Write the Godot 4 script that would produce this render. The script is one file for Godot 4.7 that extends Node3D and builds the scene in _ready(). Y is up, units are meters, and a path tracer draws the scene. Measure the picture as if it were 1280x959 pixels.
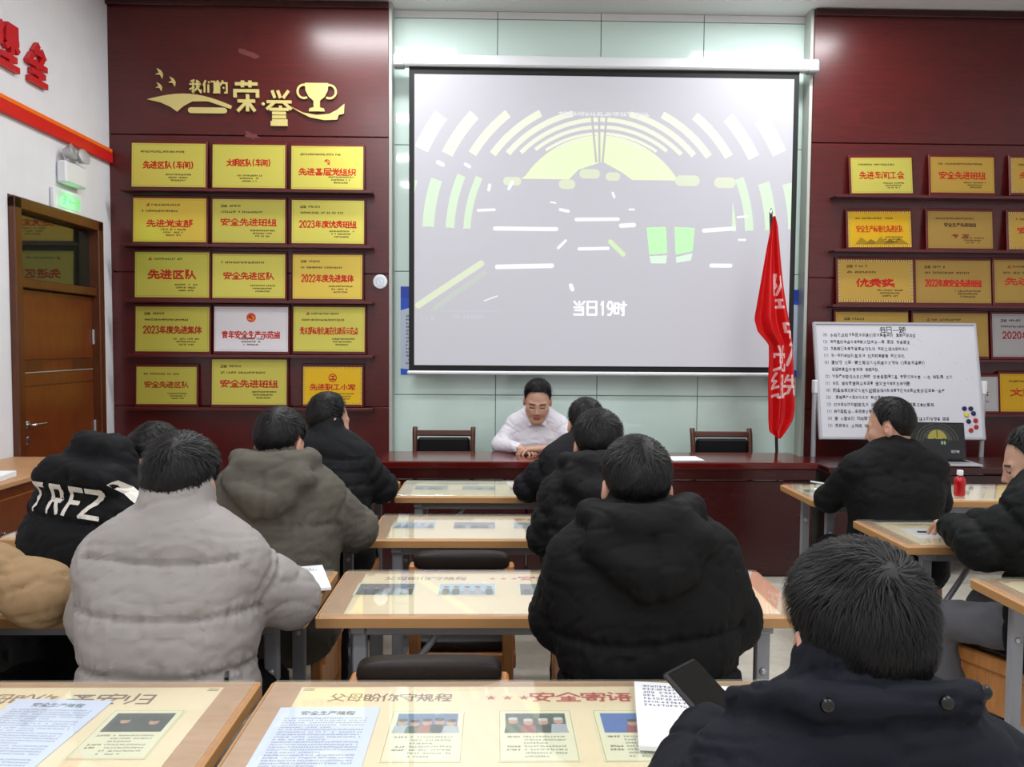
extends Node3D
# A meeting room with award plaques, a projection screen, rows of glass-topped desks and seated people.

var M := {}
var used := {}
var cache := {}
var rng := RandomNumberGenerator.new()

const ROW := [-1.80, -2.69, -3.58, -4.47]     # back edges of the desk rows
const DL := 1.40
const DD := 0.455

func _ready() -> void:
	rng.seed = 11
	camera_and_light()
	materials()
	room()
	front_wall_things()
	left_wall_things()
	front_tables()
	desks_and_chairs()
	people()
	small_things()

func camera_and_light() -> void:
	var cam := Camera3D.new()
	cam.name = "camera"
	cam.fov = 51.24
	cam.near = 0.05
	cam.position = Vector3(0, 1.52, 0)
	cam.rotation_degrees = Vector3(-2.83, -1.2, 0.4)
	add_child(cam)
	cam.current = true
	var e := Environment.new()
	e.background_mode = Environment.BG_COLOR
	e.background_color = Color(0.02, 0.02, 0.02)
	e.tonemap_mode = Environment.TONE_MAPPER_LINEAR
	e.tonemap_exposure = 1.0
	e.sdfgi_enabled = true
	e.ssao_enabled = true
	e.ssil_enabled = true
	var w := WorldEnvironment.new()
	w.name = "world"
	w.environment = e
	add_child(w)
	# recessed ceiling panels, two columns of five
	var place := {-5.56: "nearest the front wall", -3.5: "second from the front wall", -1.55: "third from the front wall", 0.35: "fourth from the front wall", 2.25: "fifth from the front wall"}
	for z in place:
		for x in [-0.95, 2.3]:
			var side := "left" if x < 0 else "right"
			var t := thing("ceiling_light", "long white ceiling light panel in the %s column, %s" % [side, place[z]], "light", Vector3(x, 4.12, z), 0, "ceiling light panels")
			part(t, "frame", box(Vector3(1.24, 0.03, 0.34), 0.004), mat(Color(0.9, 0.9, 0.9), 0.4), Vector3(0, -0.012, 0))
			var glow := mat(Color(0.95, 0.95, 0.95), 0.5)
			glow.emission_enabled = true
			glow.emission = Color(0.985, 0.992, 1.0)
			glow.emission_energy_multiplier = 3.0
			part(t, "light_diffuser", box(Vector3(1.18, 0.006, 0.28), 0.001), glow, Vector3(0, -0.03, 0))
			var l := AreaLight3D.new()
			l.name = "lamp"
			l.area_size = Vector2(1.16, 0.27)
			l.light_color = Color(0.985, 0.992, 1.0)
			l.light_energy = 3.85
			l.area_range = 14.0
			l.area_attenuation = 2.0
			l.shadow_enabled = true
			t.add_child(l)
			l.position = Vector3(0, -0.036, 0)
			l.rotation_degrees = Vector3(-90, 0, 0)

# ---------------------------------------------------------------- scene helpers
func numbered(called: String) -> String:
	var n: int = used.get(called, 0)
	used[called] = n + 1
	return called if n == 0 else "%s_%03d" % [called, n]

func tag(o: Node, label: String, category: String, group := "") -> void:
	o.set_meta("label", label)
	o.set_meta("category", category)
	if group:
		o.set_meta("group", group)

func thing(called: String, label: String, category: String, at := Vector3.ZERO, turn := 0.0, group := "") -> Node3D:
	var o := Node3D.new()
	o.name = numbered(called)
	add_child(o)
	o.position = at
	o.rotation.y = turn
	tag(o, label, category, group)
	return o

func part(parent: Node, called: String, mesh: Mesh, material: Material, at := Vector3.ZERO, rot := Vector3.ZERO) -> MeshInstance3D:
	var o := MeshInstance3D.new()
	o.name = called
	o.mesh = mesh
	o.material_override = material
	parent.add_child(o, true)
	o.position = at
	o.rotation_degrees = rot
	return o

func single(called: String, label: String, category: String, mesh: Mesh, material: Material, at := Vector3.ZERO, rot := Vector3.ZERO, group := "") -> MeshInstance3D:
	var o := part(self, numbered(called), mesh, material, at, rot)
	tag(o, label, category, group)
	return o

func struct(called: String, mesh: Mesh, material: Material, at := Vector3.ZERO, rot := Vector3.ZERO) -> MeshInstance3D:
	var o := part(self, called, mesh, material, at, rot)
	o.set_meta("kind", "structure")
	return o

func mat(c: Color, rough := 0.6, metal := 0.0) -> StandardMaterial3D:
	var m := StandardMaterial3D.new()
	m.albedo_color = c
	m.roughness = rough
	m.metallic = metal
	return m

func tri_mat(tex: Texture2D, scale: Vector3, rough := 0.6) -> StandardMaterial3D:
	var m := mat(Color.WHITE, rough)
	m.albedo_texture = tex
	m.uv1_triplanar = true
	m.uv1_scale = scale
	return m

# ---------------------------------------------------------------- meshes
# triangles given counter-clockwise as seen from outside, flat shaded
func flat(v: PackedVector3Array, uv := PackedVector2Array()) -> ArrayMesh:
	var p := PackedVector3Array()
	var n := PackedVector3Array()
	var t := PackedVector2Array()
	for i in range(0, v.size(), 3):
		var nn := (v[i + 1] - v[i]).cross(v[i + 2] - v[i]).normalized()
		for k in [0, 2, 1]:
			p.append(v[i + k])
			n.append(nn)
			if uv.size():
				t.append(uv[i + k])
	var a := []
	a.resize(Mesh.ARRAY_MAX)
	a[Mesh.ARRAY_VERTEX] = p
	a[Mesh.ARRAY_NORMAL] = n
	if uv.size():
		a[Mesh.ARRAY_TEX_UV] = t
	var m := ArrayMesh.new()
	m.add_surface_from_arrays(Mesh.PRIMITIVE_TRIANGLES, a)
	return m

# indexed, smooth; triangles stored clockwise already
func smooth(d: Dictionary) -> ArrayMesh:
	var a := []
	a.resize(Mesh.ARRAY_MAX)
	a[Mesh.ARRAY_VERTEX] = d.v
	a[Mesh.ARRAY_NORMAL] = d.n if d.has("n") else normals(d.v, d.i)
	if d.has("c"):
		a[Mesh.ARRAY_COLOR] = d.c
	if d.has("uv"):
		a[Mesh.ARRAY_TEX_UV] = d.uv
	a[Mesh.ARRAY_INDEX] = d.i
	var m := ArrayMesh.new()
	m.add_surface_from_arrays(Mesh.PRIMITIVE_TRIANGLES, a)
	return m

func normals(v: PackedVector3Array, ix: PackedInt32Array) -> PackedVector3Array:
	var n := PackedVector3Array()
	n.resize(v.size())
	for t in range(0, ix.size(), 3):
		var a := ix[t]
		var b := ix[t + 1]
		var c := ix[t + 2]
		var f := (v[c] - v[a]).cross(v[b] - v[a])
		n[a] += f
		n[b] += f
		n[c] += f
	for i in n.size():
		n[i] = n[i].normalized()
	return n

# a box with chamfered edges
func box(s: Vector3, c := 0.003) -> ArrayMesh:
	var key := [s, c]
	if cache.has(key):
		return cache[key]
	var h := s / 2
	c = minf(c, minf(h.x, minf(h.y, h.z)) * 0.9)
	var v := PackedVector3Array()
	for ax in 3:
		var u := (ax + 1) % 3
		var w := (ax + 2) % 3
		for sg in [-1.0, 1.0]:
			var q := []
			for st in [[-1, -1], [1, -1], [1, 1], [-1, 1]]:
				var p := Vector3.ZERO
				p[ax] = sg * h[ax]
				p[u] = st[0] * (h[u] - c)
				p[w] = st[1] * (h[w] - c)
				q.append(p)
			if sg < 0:
				q.reverse()
			v.append_array(PackedVector3Array([q[0], q[1], q[2], q[0], q[2], q[3]]))
		for su in [-1.0, 1.0]:       # edges along ax
			for sw in [-1.0, 1.0]:
				var a := Vector3.ZERO
				a[u] = su * h[u]
				a[w] = sw * (h[w] - c)
				var b := Vector3.ZERO
				b[u] = su * (h[u] - c)
				b[w] = sw * h[w]
				var e := Vector3.ZERO
				e[ax] = h[ax] - c
				var q := [a - e, a + e, b + e, b - e]
				var n := Vector3.ZERO
				n[u] = su
				n[w] = sw
				if (q[1] - q[0]).cross(q[2] - q[0]).dot(n) < 0:
					q.reverse()
				v.append_array(PackedVector3Array([q[0], q[1], q[2], q[0], q[2], q[3]]))
	for sx in [-1.0, 1.0]:
		for sy in [-1.0, 1.0]:
			for sz in [-1.0, 1.0]:
				var sv := Vector3(sx, sy, sz)
				var a := sv * (h - Vector3(0, c, c))
				var b := sv * (h - Vector3(c, 0, c))
				var d := sv * (h - Vector3(c, c, 0))
				if (b - a).cross(d - a).dot(sv) < 0:
					v.append_array(PackedVector3Array([a, d, b]))
				else:
					v.append_array(PackedVector3Array([a, b, d]))
	cache[key] = flat(v)
	return cache[key]

# a thin sheet in the xy plane facing +z with picture coordinates, centred
func sheet(w: float, h: float, t := 0.002) -> ArrayMesh:
	var key := ["sheet", w, h, t]
	if cache.has(key):
		return cache[key]
	var x := w / 2
	var y := h / 2
	var z := t / 2
	var f := [Vector3(-x, -y, z), Vector3(x, -y, z), Vector3(x, y, z), Vector3(-x, y, z)]
	var b := [Vector3(-x, -y, -z), Vector3(x, -y, -z), Vector3(x, y, -z), Vector3(-x, y, -z)]
	var uv := [Vector2(0, 1), Vector2(1, 1), Vector2(1, 0), Vector2(0, 0)]
	var v := PackedVector3Array()
	var u := PackedVector2Array()
	for k in [0, 1, 2, 0, 2, 3]:
		v.append(f[k])
		u.append(uv[k])
	for k in [0, 2, 1, 0, 3, 2]:
		v.append(b[k])
		u.append(Vector2(0.01, 0.01))
	for k in 4:
		var m := (k + 1) % 4
		for p in [f[m], f[k], b[k], f[m], b[k], b[m]]:
			v.append(p)
			u.append(Vector2(0.01, 0.01))
	cache[key] = flat(v, u)
	return cache[key]

func extrude(poly: PackedVector2Array, depth: float) -> PackedVector3Array:
	var v := PackedVector3Array()
	if Geometry2D.is_polygon_clockwise(poly):
		poly.reverse()
	var ix := Geometry2D.triangulate_polygon(poly)
	for t in range(0, ix.size(), 3):
		var a := poly[ix[t]]
		var b := poly[ix[t + 1]]
		var c := poly[ix[t + 2]]
		if (b - a).cross(c - a) < 0:
			var s := b
			b = c
			c = s
		v.append_array(PackedVector3Array([Vector3(a.x, a.y, depth), Vector3(b.x, b.y, depth), Vector3(c.x, c.y, depth), Vector3(a.x, a.y, 0), Vector3(c.x, c.y, 0), Vector3(b.x, b.y, 0)]))
	for k in poly.size():
		var a := poly[k]
		var b := poly[(k + 1) % poly.size()]
		v.append_array(PackedVector3Array([Vector3(a.x, a.y, 0), Vector3(b.x, b.y, 0), Vector3(b.x, b.y, depth), Vector3(a.x, a.y, 0), Vector3(b.x, b.y, depth), Vector3(a.x, a.y, depth)]))
	return v

func tube(pts: Array, r: float, sides := 10) -> ArrayMesh:
	var v := PackedVector3Array()
	var ix := PackedInt32Array()
	var up := Vector3.UP
	for k in pts.size():
		var d: Vector3 = (pts[mini(k + 1, pts.size() - 1)] - pts[maxi(k - 1, 0)]).normalized()
		if absf(d.dot(up)) > 0.95:
			up = Vector3.RIGHT if absf(d.dot(Vector3.RIGHT)) < 0.9 else Vector3.BACK
		var a := d.cross(up).normalized()
		var b := d.cross(a).normalized()
		for s in sides:
			var t := TAU * s / sides
			v.append(pts[k] + a * cos(t) * r + b * sin(t) * r)
	for k in pts.size() - 1:
		for s in sides:
			var p := k * sides + s
			var q := k * sides + (s + 1) % sides
			ix.append_array(PackedInt32Array([p, p + sides, q, q, p + sides, q + sides]))
	for e in [0, pts.size() - 1]:
		var c := v.size()
		v.append(pts[e])
		for s in sides:
			var p: int = e * sides + s
			var q: int = e * sides + (s + 1) % sides
			ix.append_array(PackedInt32Array([c, p, q] if e == 0 else [c, q, p]))
	# make sure the winding is right
	var n := normals(v, ix)
	if n[0].dot(v[0] - pts[0]) < 0:
		for t in range(0, ix.size(), 3):
			var s := ix[t]
			ix[t] = ix[t + 1]
			ix[t + 1] = s
	return smooth({"v": v, "i": ix})

func lathe(profile: Array, sides := 20) -> ArrayMesh:
	var v := PackedVector3Array()
	var ix := PackedInt32Array()
	for p in profile:
		for s in sides:
			var t := TAU * s / sides
			v.append(Vector3(cos(t) * p[0], p[1], sin(t) * p[0]))
	for k in profile.size() - 1:
		for s in sides:
			var a := k * sides + s
			var b := k * sides + (s + 1) % sides
			ix.append_array(PackedInt32Array([a, b, a + sides, b, b + sides, a + sides]))
	return smooth({"v": v, "i": ix})

# ---------------------------------------------------------------- writing
# each character: strokes, each stroke a run of points, each point two digits (x right, y down, 0..9)
const INK := {
	"先": "3013 2282 5055 0595 453809 6568799997", "进": "3292 3595 505547 7077 1021 042417 08173999", "区": "1191 7237 3387 111999",
	"队": "1019 103023 233526 616439 6499", "车": "1181 4024 2484 0797 5359", "间": "1021 0209 31919989 3363673733 3565",
	"文": "5051 0393 734709 235799", "明": "0131380801 0434 505649 50909989 5393 5696", "基": "1181 3036 6066 3262 3464 0696 3618 6688 3878 5759 1989",
	"层": "10909313 101609 3585 2797 573989 7899", "党": "5052 2032 8072 04039394 3474763634 463809 6668799997", "组": "2003230635 0938 5159 518189 5484 5686 3999",
	"织": "2003230635 0938 5191955551 6649 8699", "支": "0292 5055 15754809 255899", "部": "2021 0141 1223 4133 0444 0646490906 6069 609073 739576",
	"安": "5051 03019193 422679 745719 0494", "全": "5004 5094 2575 2777 0999 5459", "班": "0131 0535 0838 1118 515549 4345 6191 6595 5999 8189",
	"年": "3013 2181 2484 2427 0797 5159", "度": "5051 1191 111609 2393 4245 7275 4575 36865829 4699", "优": "2004 1319 3393 605539 73789997 7182",
	"秀": "7021 0292 5056 4305 6395 362809 2676688889", "集": "2003 2126 2181 2383 2575 5156 0797 5659 4709 6799", "体": "2004 1319 3292 6069 6237 6297 5777",
	"青": "1181 2272 0393 5053 2429 247479 2676 2878", "生": "3013 2282 2575 0999 5059", "产": "5051 1191 3243 7263 1494 141709",
	"示": "2171 0494 5459 2608 7698", "范": "0191 3032 6062 1324 0516 0927 44848676 4448599998", "岗": "5053 11138381 1519 158589 3669 6639",
	"标": "0343 2029 2307 2446 5181 4494 7479 5648 8698", "准": "0112 0825 4024 4249 4292 4494 4696 4999 7279 6071", "化": "2004 1319 8245 5058699997",
	"规": "0242 0545 202509 2548 5156 518186 726649 76799998", "建": "4181 8185 3393 4585 3797 6068 0121142408 053899", "设": "1021 03131837 505244 50808393 45856839 5699",
	"点": "5053 5181 2383862623 1709 3739 5759 7799", "职": "0040 1018 3039 1333 1535 0847 5191955551 6649 8699", "工": "1181 5158 0898", "小": "505948 3307 7397",
	"家": "5051 03019193 2373 5316 44666959 5608 8466 6698", "会": "5004 5094 3474 1686 462978 6799", "专": "2181 0393 40358558 4769",
	"奖": "2025 0112 0314 5032 418144 0696 544709 5699", "我": "4011 0393 313928 0745 60659997 8448 7182", "们": "2004 1319 4152 4349 61919989",
	"的": "2012 0232390902 0535 6044 52929979 6576", "荣": "0191 3032 6062 05039395 1686 5459 5619 5689", "誉": "2032 4052 8062 0393 3305 6395 5455 1585 2676 2777 2878792928",
	"堡": "2003 1215 4080824240 3393 6266 6335 6395 1787 5659 0999", "垒": "503272 6183 230535 3446 735595 1787 5659 0999", "当": "5053 1032 9072 14848919 2686",
	"日": "1080891910 1484", "时": "0131380801 0434 4292 707969 5466", "父": "3013 6093 734709 235799", "母": "201888 20807969 0494 4252 4656",
	"盼": "0131380801 0333 0636 6044 7094 55858979 6549", "你": "2004 1319 5043 529284 737969 5548 8598", "守": "5051 03019193 1494 737959 3657",
	"程": "4011 0343 2129 2307 2446 5191945451 5696 5888 4999 7679", "寄": "5051 03019193 2373 5235 5475 0595 2656582826 858979", "语": "1021 03131837 4191 6155 538385 3595 5686895956",
	"归": "0206 303619 51919959 5595", "每": "3013 2191 332898 33838979 0595", "一": "0595", "题": "0030330300 0444 2428 2636 1609 0899 5090 7062 5256 529296 737557",
	"平": "1181 3243 7263 0595 5159", "(": "60434669", ")": "30535639", "0": "301316396986836030", "1": "3250 5059", "2": "12306082841989", "3": "113060826444 6486793918", "9": "83653513306083865929",
}

func strokes(ch: String) -> Array:
	var out := []
	for s in (INK.get(ch, "") as String).split(" ", false):
		var line := PackedVector2Array()
		for k in range(0, s.length() - 1, 2):
			line.append(Vector2(s[k].to_int(), s[k + 1].to_int()) / 9.0)
		out.append(line)
	return out

func dab(im: Image, a: Vector2, b: Vector2, r: float, c: Color) -> void:
	var x0 := maxi(0, int(minf(a.x, b.x) - r - 1))
	var x1 := mini(im.get_width() - 1, int(maxf(a.x, b.x) + r + 1))
	var y0 := maxi(0, int(minf(a.y, b.y) - r - 1))
	var y1 := mini(im.get_height() - 1, int(maxf(a.y, b.y) + r + 1))
	var ab := b - a
	var l2 := maxf(ab.length_squared(), 0.0001)
	for y in range(y0, y1 + 1):
		for x in range(x0, x1 + 1):
			var q := Vector2(x + 0.5, y + 0.5) - a
			var d := (q - ab * clampf(q.dot(ab) / l2, 0, 1)).length()
			var cov := clampf(r - d + 0.5, 0, 1) * c.a
			if cov > 0.01:
				im.set_pixel(x, y, im.get_pixel(x, y).lerp(Color(c.r, c.g, c.b), cov))

func ink(im: Image, ch: String, at: Vector2, size: Vector2, r: float, c: Color) -> void:
	for line in strokes(ch):
		for k in line.size() - 1:
			dab(im, at + line[k] * size, at + line[k + 1] * size, r, c)

# a centred line of characters
func write_line(im: Image, text: String, box_: Rect2, r: float, c: Color) -> void:
	var widths := []
	var total := 0.0
	for ch in text:
		var w := 0.62 if ch in "0123456789()" else (0.5 if ch == " " else 1.08)
		widths.append(w)
		total += w
	var unit := box_.size.x / total
	var x := box_.position.x
	for k in text.length():
		ink(im, text[k], Vector2(x + unit * widths[k] * 0.06, box_.position.y), Vector2(unit * widths[k] * 0.86, box_.size.y), r, c)
		x += unit * widths[k]

# a line of print too small to read
func fine_print(im: Image, x: float, y: float, w: float, size: float, c: Color, rg: RandomNumberGenerator, r := 0.45) -> void:
	var p := x
	while p < x + w - size * 0.5:
		if rg.randf() > 0.07:
			for s in 2:
				var yy := y + size * rg.randf()
				dab(im, Vector2(p, yy), Vector2(p + size * 0.75, yy), r, c)
				var xx := p + size * 0.75 * rg.randf()
				dab(im, Vector2(xx, y), Vector2(xx, y + size), r, c)
		p += size * 1.05

func blank(w: int, h: int, c: Color) -> Image:
	var im := Image.create(w, h, false, Image.FORMAT_RGBA8)
	im.fill(c)
	return im

func picture(im: Image, rough := 0.6, metal := 0.0) -> StandardMaterial3D:
	var m := mat(Color.WHITE, rough, metal)
	m.albedo_texture = ImageTexture.create_from_image(im)
	m.texture_repeat = false
	return m

func fill_poly(im: Image, p: PackedVector2Array, c: Color) -> void:
	var y0 := 1e9
	var y1 := -1e9
	for q in p:
		y0 = minf(y0, q.y)
		y1 = maxf(y1, q.y)
	for y in range(maxi(0, int(y0)), mini(im.get_height(), int(y1) + 1)):
		var xs := []
		for k in p.size():
			var a := p[k]
			var b := p[(k + 1) % p.size()]
			if (a.y <= y + 0.5) != (b.y <= y + 0.5):
				xs.append(a.x + (y + 0.5 - a.y) / (b.y - a.y) * (b.x - a.x))
		xs.sort()
		for k in range(0, xs.size() - 1, 2):
			var xa := clampi(roundi(xs[k]), 0, im.get_width())
			var xb := clampi(roundi(xs[k + 1]), 0, im.get_width())
			if xb > xa:
				im.fill_rect(Rect2i(xa, y, xb - xa, 1), c)

# raised letters: every stroke a bar with a brush-like end
func glyph_mesh(ch: String, size: Vector2, r: float, depth: float) -> ArrayMesh:
	var v := PackedVector3Array()
	var n := 0
	for line in strokes(ch):
		var pts := PackedVector2Array()
		for q in line:
			pts.append(Vector2((q.x - 0.5) * size.x, (0.5 - q.y) * size.y))
		if pts.size() > 1 and pts[0].is_equal_approx(pts[pts.size() - 1]):
			pts[pts.size() - 1] = pts[pts.size() - 1].lerp(pts[pts.size() - 2], 0.08)
		for poly in Geometry2D.offset_polyline(pts, r, Geometry2D.JOIN_MITER, Geometry2D.END_BUTT if ch in "堡垒" else Geometry2D.END_ROUND):
			if not Geometry2D.is_polygon_clockwise(poly):
				v.append_array(extrude(poly, depth + 0.0002 * n))
		n += 1
	return flat(v)

# ---------------------------------------------------------------- materials
func grain(c0: Color, c1: Color, sx: float, sy: float, sd: int, contrast := 1.0) -> ImageTexture:
	var f := FastNoiseLite.new()
	f.seed = sd
	f.frequency = 1.0
	f.fractal_octaves = 3
	var im := Image.create(256, 256, false, Image.FORMAT_RGB8)
	for y in 256:
		for x in 256:
			var a := TAU * x / 256.0
			var b := TAU * y / 256.0
			# seamless along x by walking round a circle
			var n := f.get_noise_3d(cos(a) * sx, sin(a) * sx + 7.0, sin(b) * sy) * 0.5 + f.get_noise_3d(cos(a) * sx * 0.2 + 31.0, sin(a) * sx * 0.2, cos(b) * sy) * 0.5
			im.set_pixel(x, y, c0.lerp(c1, clampf(0.5 + n * contrast, 0, 1)))
	return ImageTexture.create_from_image(im)

func bump_noise(freq: float, sd: int, ribs := 0.0) -> ImageTexture:
	var f := FastNoiseLite.new()
	f.seed = sd
	f.frequency = freq
	f.fractal_octaves = 3
	var im := Image.create(256, 256, false, Image.FORMAT_RGB8)
	for y in 256:
		for x in 256:
			var n := 0.5 + 0.5 * f.get_noise_2d(x, y)
			if ribs > 0:
				n = n * 0.4 + 0.3 * (0.5 + 0.5 * sin(TAU * ribs * y / 256.0 + 1.5 * sin(TAU * 8 * x / 256.0)))
			im.set_pixel(x, y, Color(n, n, n))
	return ImageTexture.create_from_image(im)

func cloth(c: Color, rough: float, bump: Texture2D, scale: float, depth: float, sheen := 0.15) -> StandardMaterial3D:
	var m := mat(c, rough)
	m.metallic_specular = 0.27
	m.uv1_triplanar = true
	m.uv1_scale = Vector3.ONE * scale
	m.heightmap_enabled = true
	m.heightmap_texture = bump
	m.heightmap_scale = depth
	m.rim_enabled = sheen > 0
	m.rim = sheen
	m.rim_tint = 0.6
	return m

func materials() -> void:
	M.plaster = tri_mat(grain(Color(0.845, 0.845, 0.86), Color(0.87, 0.87, 0.885), 2.0, 2.0, 3), Vector3.ONE * 0.4, 0.85)
	M.ceiling = mat(Color(0.86, 0.86, 0.86), 0.9)
	M.red_wood = tri_mat(grain(Color(0.265, 0.043, 0.045), Color(0.335, 0.063, 0.061), 1.2, 14.0, 5), Vector3(0.9, 0.9, 0.9), 0.3)
	M.red_wood.clearcoat_enabled = true
	M.red_wood.clearcoat = 0.25
	M.red_wood.clearcoat_roughness = 0.25
	M.dark_wood = tri_mat(grain(Color(0.165, 0.022, 0.022), Color(0.23, 0.04, 0.035), 1.2, 14.0, 9), Vector3(1.2, 1.2, 1.2), 0.22)
	M.table_red = tri_mat(grain(Color(0.28, 0.05, 0.04), Color(0.36, 0.08, 0.065), 1.2, 14.0, 12), Vector3(1.2, 1.2, 1.2), 0.12)
	M.plaque_wood = mat(Color(0.36, 0.06, 0.065), 0.35)
	M.door_wood = tri_mat(grain(Color(0.36, 0.165, 0.06), Color(0.44, 0.215, 0.085), 14.0, 1.4, 21), Vector3(1.0, 1.0, 1.0), 0.3)
	M.door_frame = tri_mat(grain(Color(0.28, 0.135, 0.05), Color(0.36, 0.18, 0.075), 14.0, 1.4, 22), Vector3(1.0, 1.0, 1.0), 0.35)
	M.desk_wood = tri_mat(grain(Color(0.66, 0.49, 0.34), Color(0.74, 0.57, 0.41), 1.2, 12.0, 31), Vector3(1.3, 1.3, 1.3), 0.4)
	M.desk_edge = mat(Color(0.68, 0.51, 0.32), 0.45)
	M.chair_wood = tri_mat(grain(Color(0.66, 0.43, 0.22), Color(0.76, 0.52, 0.29), 10.0, 1.3, 33), Vector3(1.6, 1.6, 1.6), 0.4)
	M.dark_chair = mat(Color(0.30, 0.145, 0.085), 0.3)
	M.leather = cloth(Color(0.12, 0.095, 0.085), 0.42, bump_noise(0.12, 3), 6.0, 0.06, 0.0)
	M.black_leather = cloth(Color(0.04, 0.042, 0.05), 0.4, bump_noise(0.12, 4), 6.0, 0.05, 0.0)
	M.grey_metal = mat(Color(0.56, 0.57, 0.60), 0.42, 0.2)
	M.light_metal = mat(Color(0.72, 0.72, 0.74), 0.35, 0.5)
	M.chrome = mat(Color(0.78, 0.78, 0.78), 0.18, 0.95)
	M.white_plastic = mat(Color(0.86, 0.87, 0.88), 0.4)
	M.black_plastic = mat(Color(0.02, 0.02, 0.025), 0.3)
	M.gold = mat(Color(0.84, 0.78, 0.50), 0.32, 0.25)
	M.floor = tri_mat(grain(Color(0.76, 0.74, 0.69), Color(0.82, 0.80, 0.75), 3.0, 3.0, 41), Vector3.ONE * 1.2, 0.16)
	M.joint = mat(Color(0.45, 0.44, 0.41), 0.8)
	M.tile_glass = mat(Color(0.835, 0.915, 0.885), 0.05)
	M.tile_glass.metallic_specular = 0.62
	M.tile_joint = mat(Color(0.42, 0.48, 0.46), 0.6)
	M.red_paint = mat(Color(0.80, 0.05, 0.05), 0.4)
	M.orange_paint = mat(Color(0.93, 0.42, 0.08), 0.4)
	M.crimson = mat(Color(0.74, 0.045, 0.09), 0.4)
	M.paper = mat(Color(0.90, 0.90, 0.91), 0.8)
	M.glass = mat(Color(0.90, 0.97, 0.93, 0.06), 0.02)
	M.glass.metallic_specular = 0.68
	M.glass.transparency = BaseMaterial3D.TRANSPARENCY_ALPHA
	M.weave = bump_noise(0.35, 61)
	M.ribs = bump_noise(0.2, 62, 64.0)
	M.wrinkle = bump_noise(0.03, 63)

# ---------------------------------------------------------------- the room
func room() -> void:
	var w := 7.6
	var fl := struct("floor", box(Vector3(w + 0.4, 0.1, 10.2), 0.0), M.joint, Vector3(0.83, -0.054, -1.6))
	for ix in 10:
		for iz in 13:
			part(fl, "floor_tile", box(Vector3(0.797, 0.01, 0.797), 0.002), M.floor, Vector3(-3.6 + ix * 0.8, 0.049, -4.6 + iz * 0.8))
	struct("ceiling", box(Vector3(w + 0.4, 0.1, 10.2), 0.0), M.ceiling, Vector3(0.83, 4.17, -1.6))
	# left wall with a doorway
	var lw := struct("wall_left", box(Vector3(0.2, 4.12, 8.20), 0.0), M.plaster, Vector3(-3.06, 2.06, -0.855))
	part(lw, "wall_section", box(Vector3(0.2, 4.12, 0.345), 0.0), M.plaster, Vector3(0, 0, -5.3825))
	part(lw, "wall_section", box(Vector3(0.2, 1.71, 1.11), 0.0), M.plaster, Vector3(0, 1.205, -4.655))
	struct("wall_right", box(Vector3(0.2, 4.12, 10.2), 0.0), M.plaster, Vector3(4.70, 2.06, -1.6))
	struct("wall_rear", box(Vector3(w + 0.4, 4.12, 0.2), 0.0), M.plaster, Vector3(0.83, 2.06, 3.35))
	# front wall: glass tiles between two projecting wood panels
	var bw := struct("wall_front", box(Vector3(w + 0.4, 4.12, 0.2), 0.0), M.tile_joint, Vector3(0.83, 2.06, -6.508))
	var ys := [0.0, 0.13, 1.11, 2.09, 3.08, 4.06, 4.12]
	for c in 4:
		for r in 6:
			var h: float = ys[r + 1] - ys[r] - 0.006
			part(bw, "glass_tile", box(Vector3(0.807, h, 0.008), 0.0015), M.tile_glass if r < 5 else M.ceiling, Vector3(-0.404 + c * 0.813 - 0.83, (ys[r] + ys[r + 1]) / 2 - 2.06, 0.104))
	for side in 2:
		var x0 := -2.96 if side == 0 else 2.45
		var x1 := -0.83 if side == 0 else 4.60
		var wp := struct("wall_panel_left" if side == 0 else "wall_panel_right", box(Vector3(x1 - x0 - 0.012, 4.10, 0.125), 0.0), M.dark_wood, Vector3((x0 + x1) / 2, 2.05, -6.34))
		var js := [0.0, 1.02, 2.055, 3.10, 4.07]
		for r in 4:
			part(wp, "wood_board", box(Vector3(x1 - x0, js[r + 1] - js[r] - 0.007, 0.022), 0.003), M.red_wood, Vector3(0, (js[r] + js[r + 1]) / 2 - 2.05, 0.073))
		part(wp, "top_moulding", box(Vector3(x1 - x0, 0.05, 0.05), 0.004), M.dark_wood, Vector3(0, 2.035, 0.095))
	struct("trim_1", box(Vector3(0.025, 4.12, 0.15), 0.002), mat(Color(0.66, 0.66, 0.64), 0.4), Vector3(-0.817, 2.06, -6.33))
	struct("trim_2", box(Vector3(0.025, 4.12, 0.13), 0.002), mat(Color(0.70, 0.71, 0.68), 0.4), Vector3(2.437, 2.06, -6.33))
	struct("baseboard_left", box(Vector3(0.015, 0.1, 6.2), 0.003), M.dark_wood, Vector3(-2.953, 0.05, -1.3))

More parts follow.
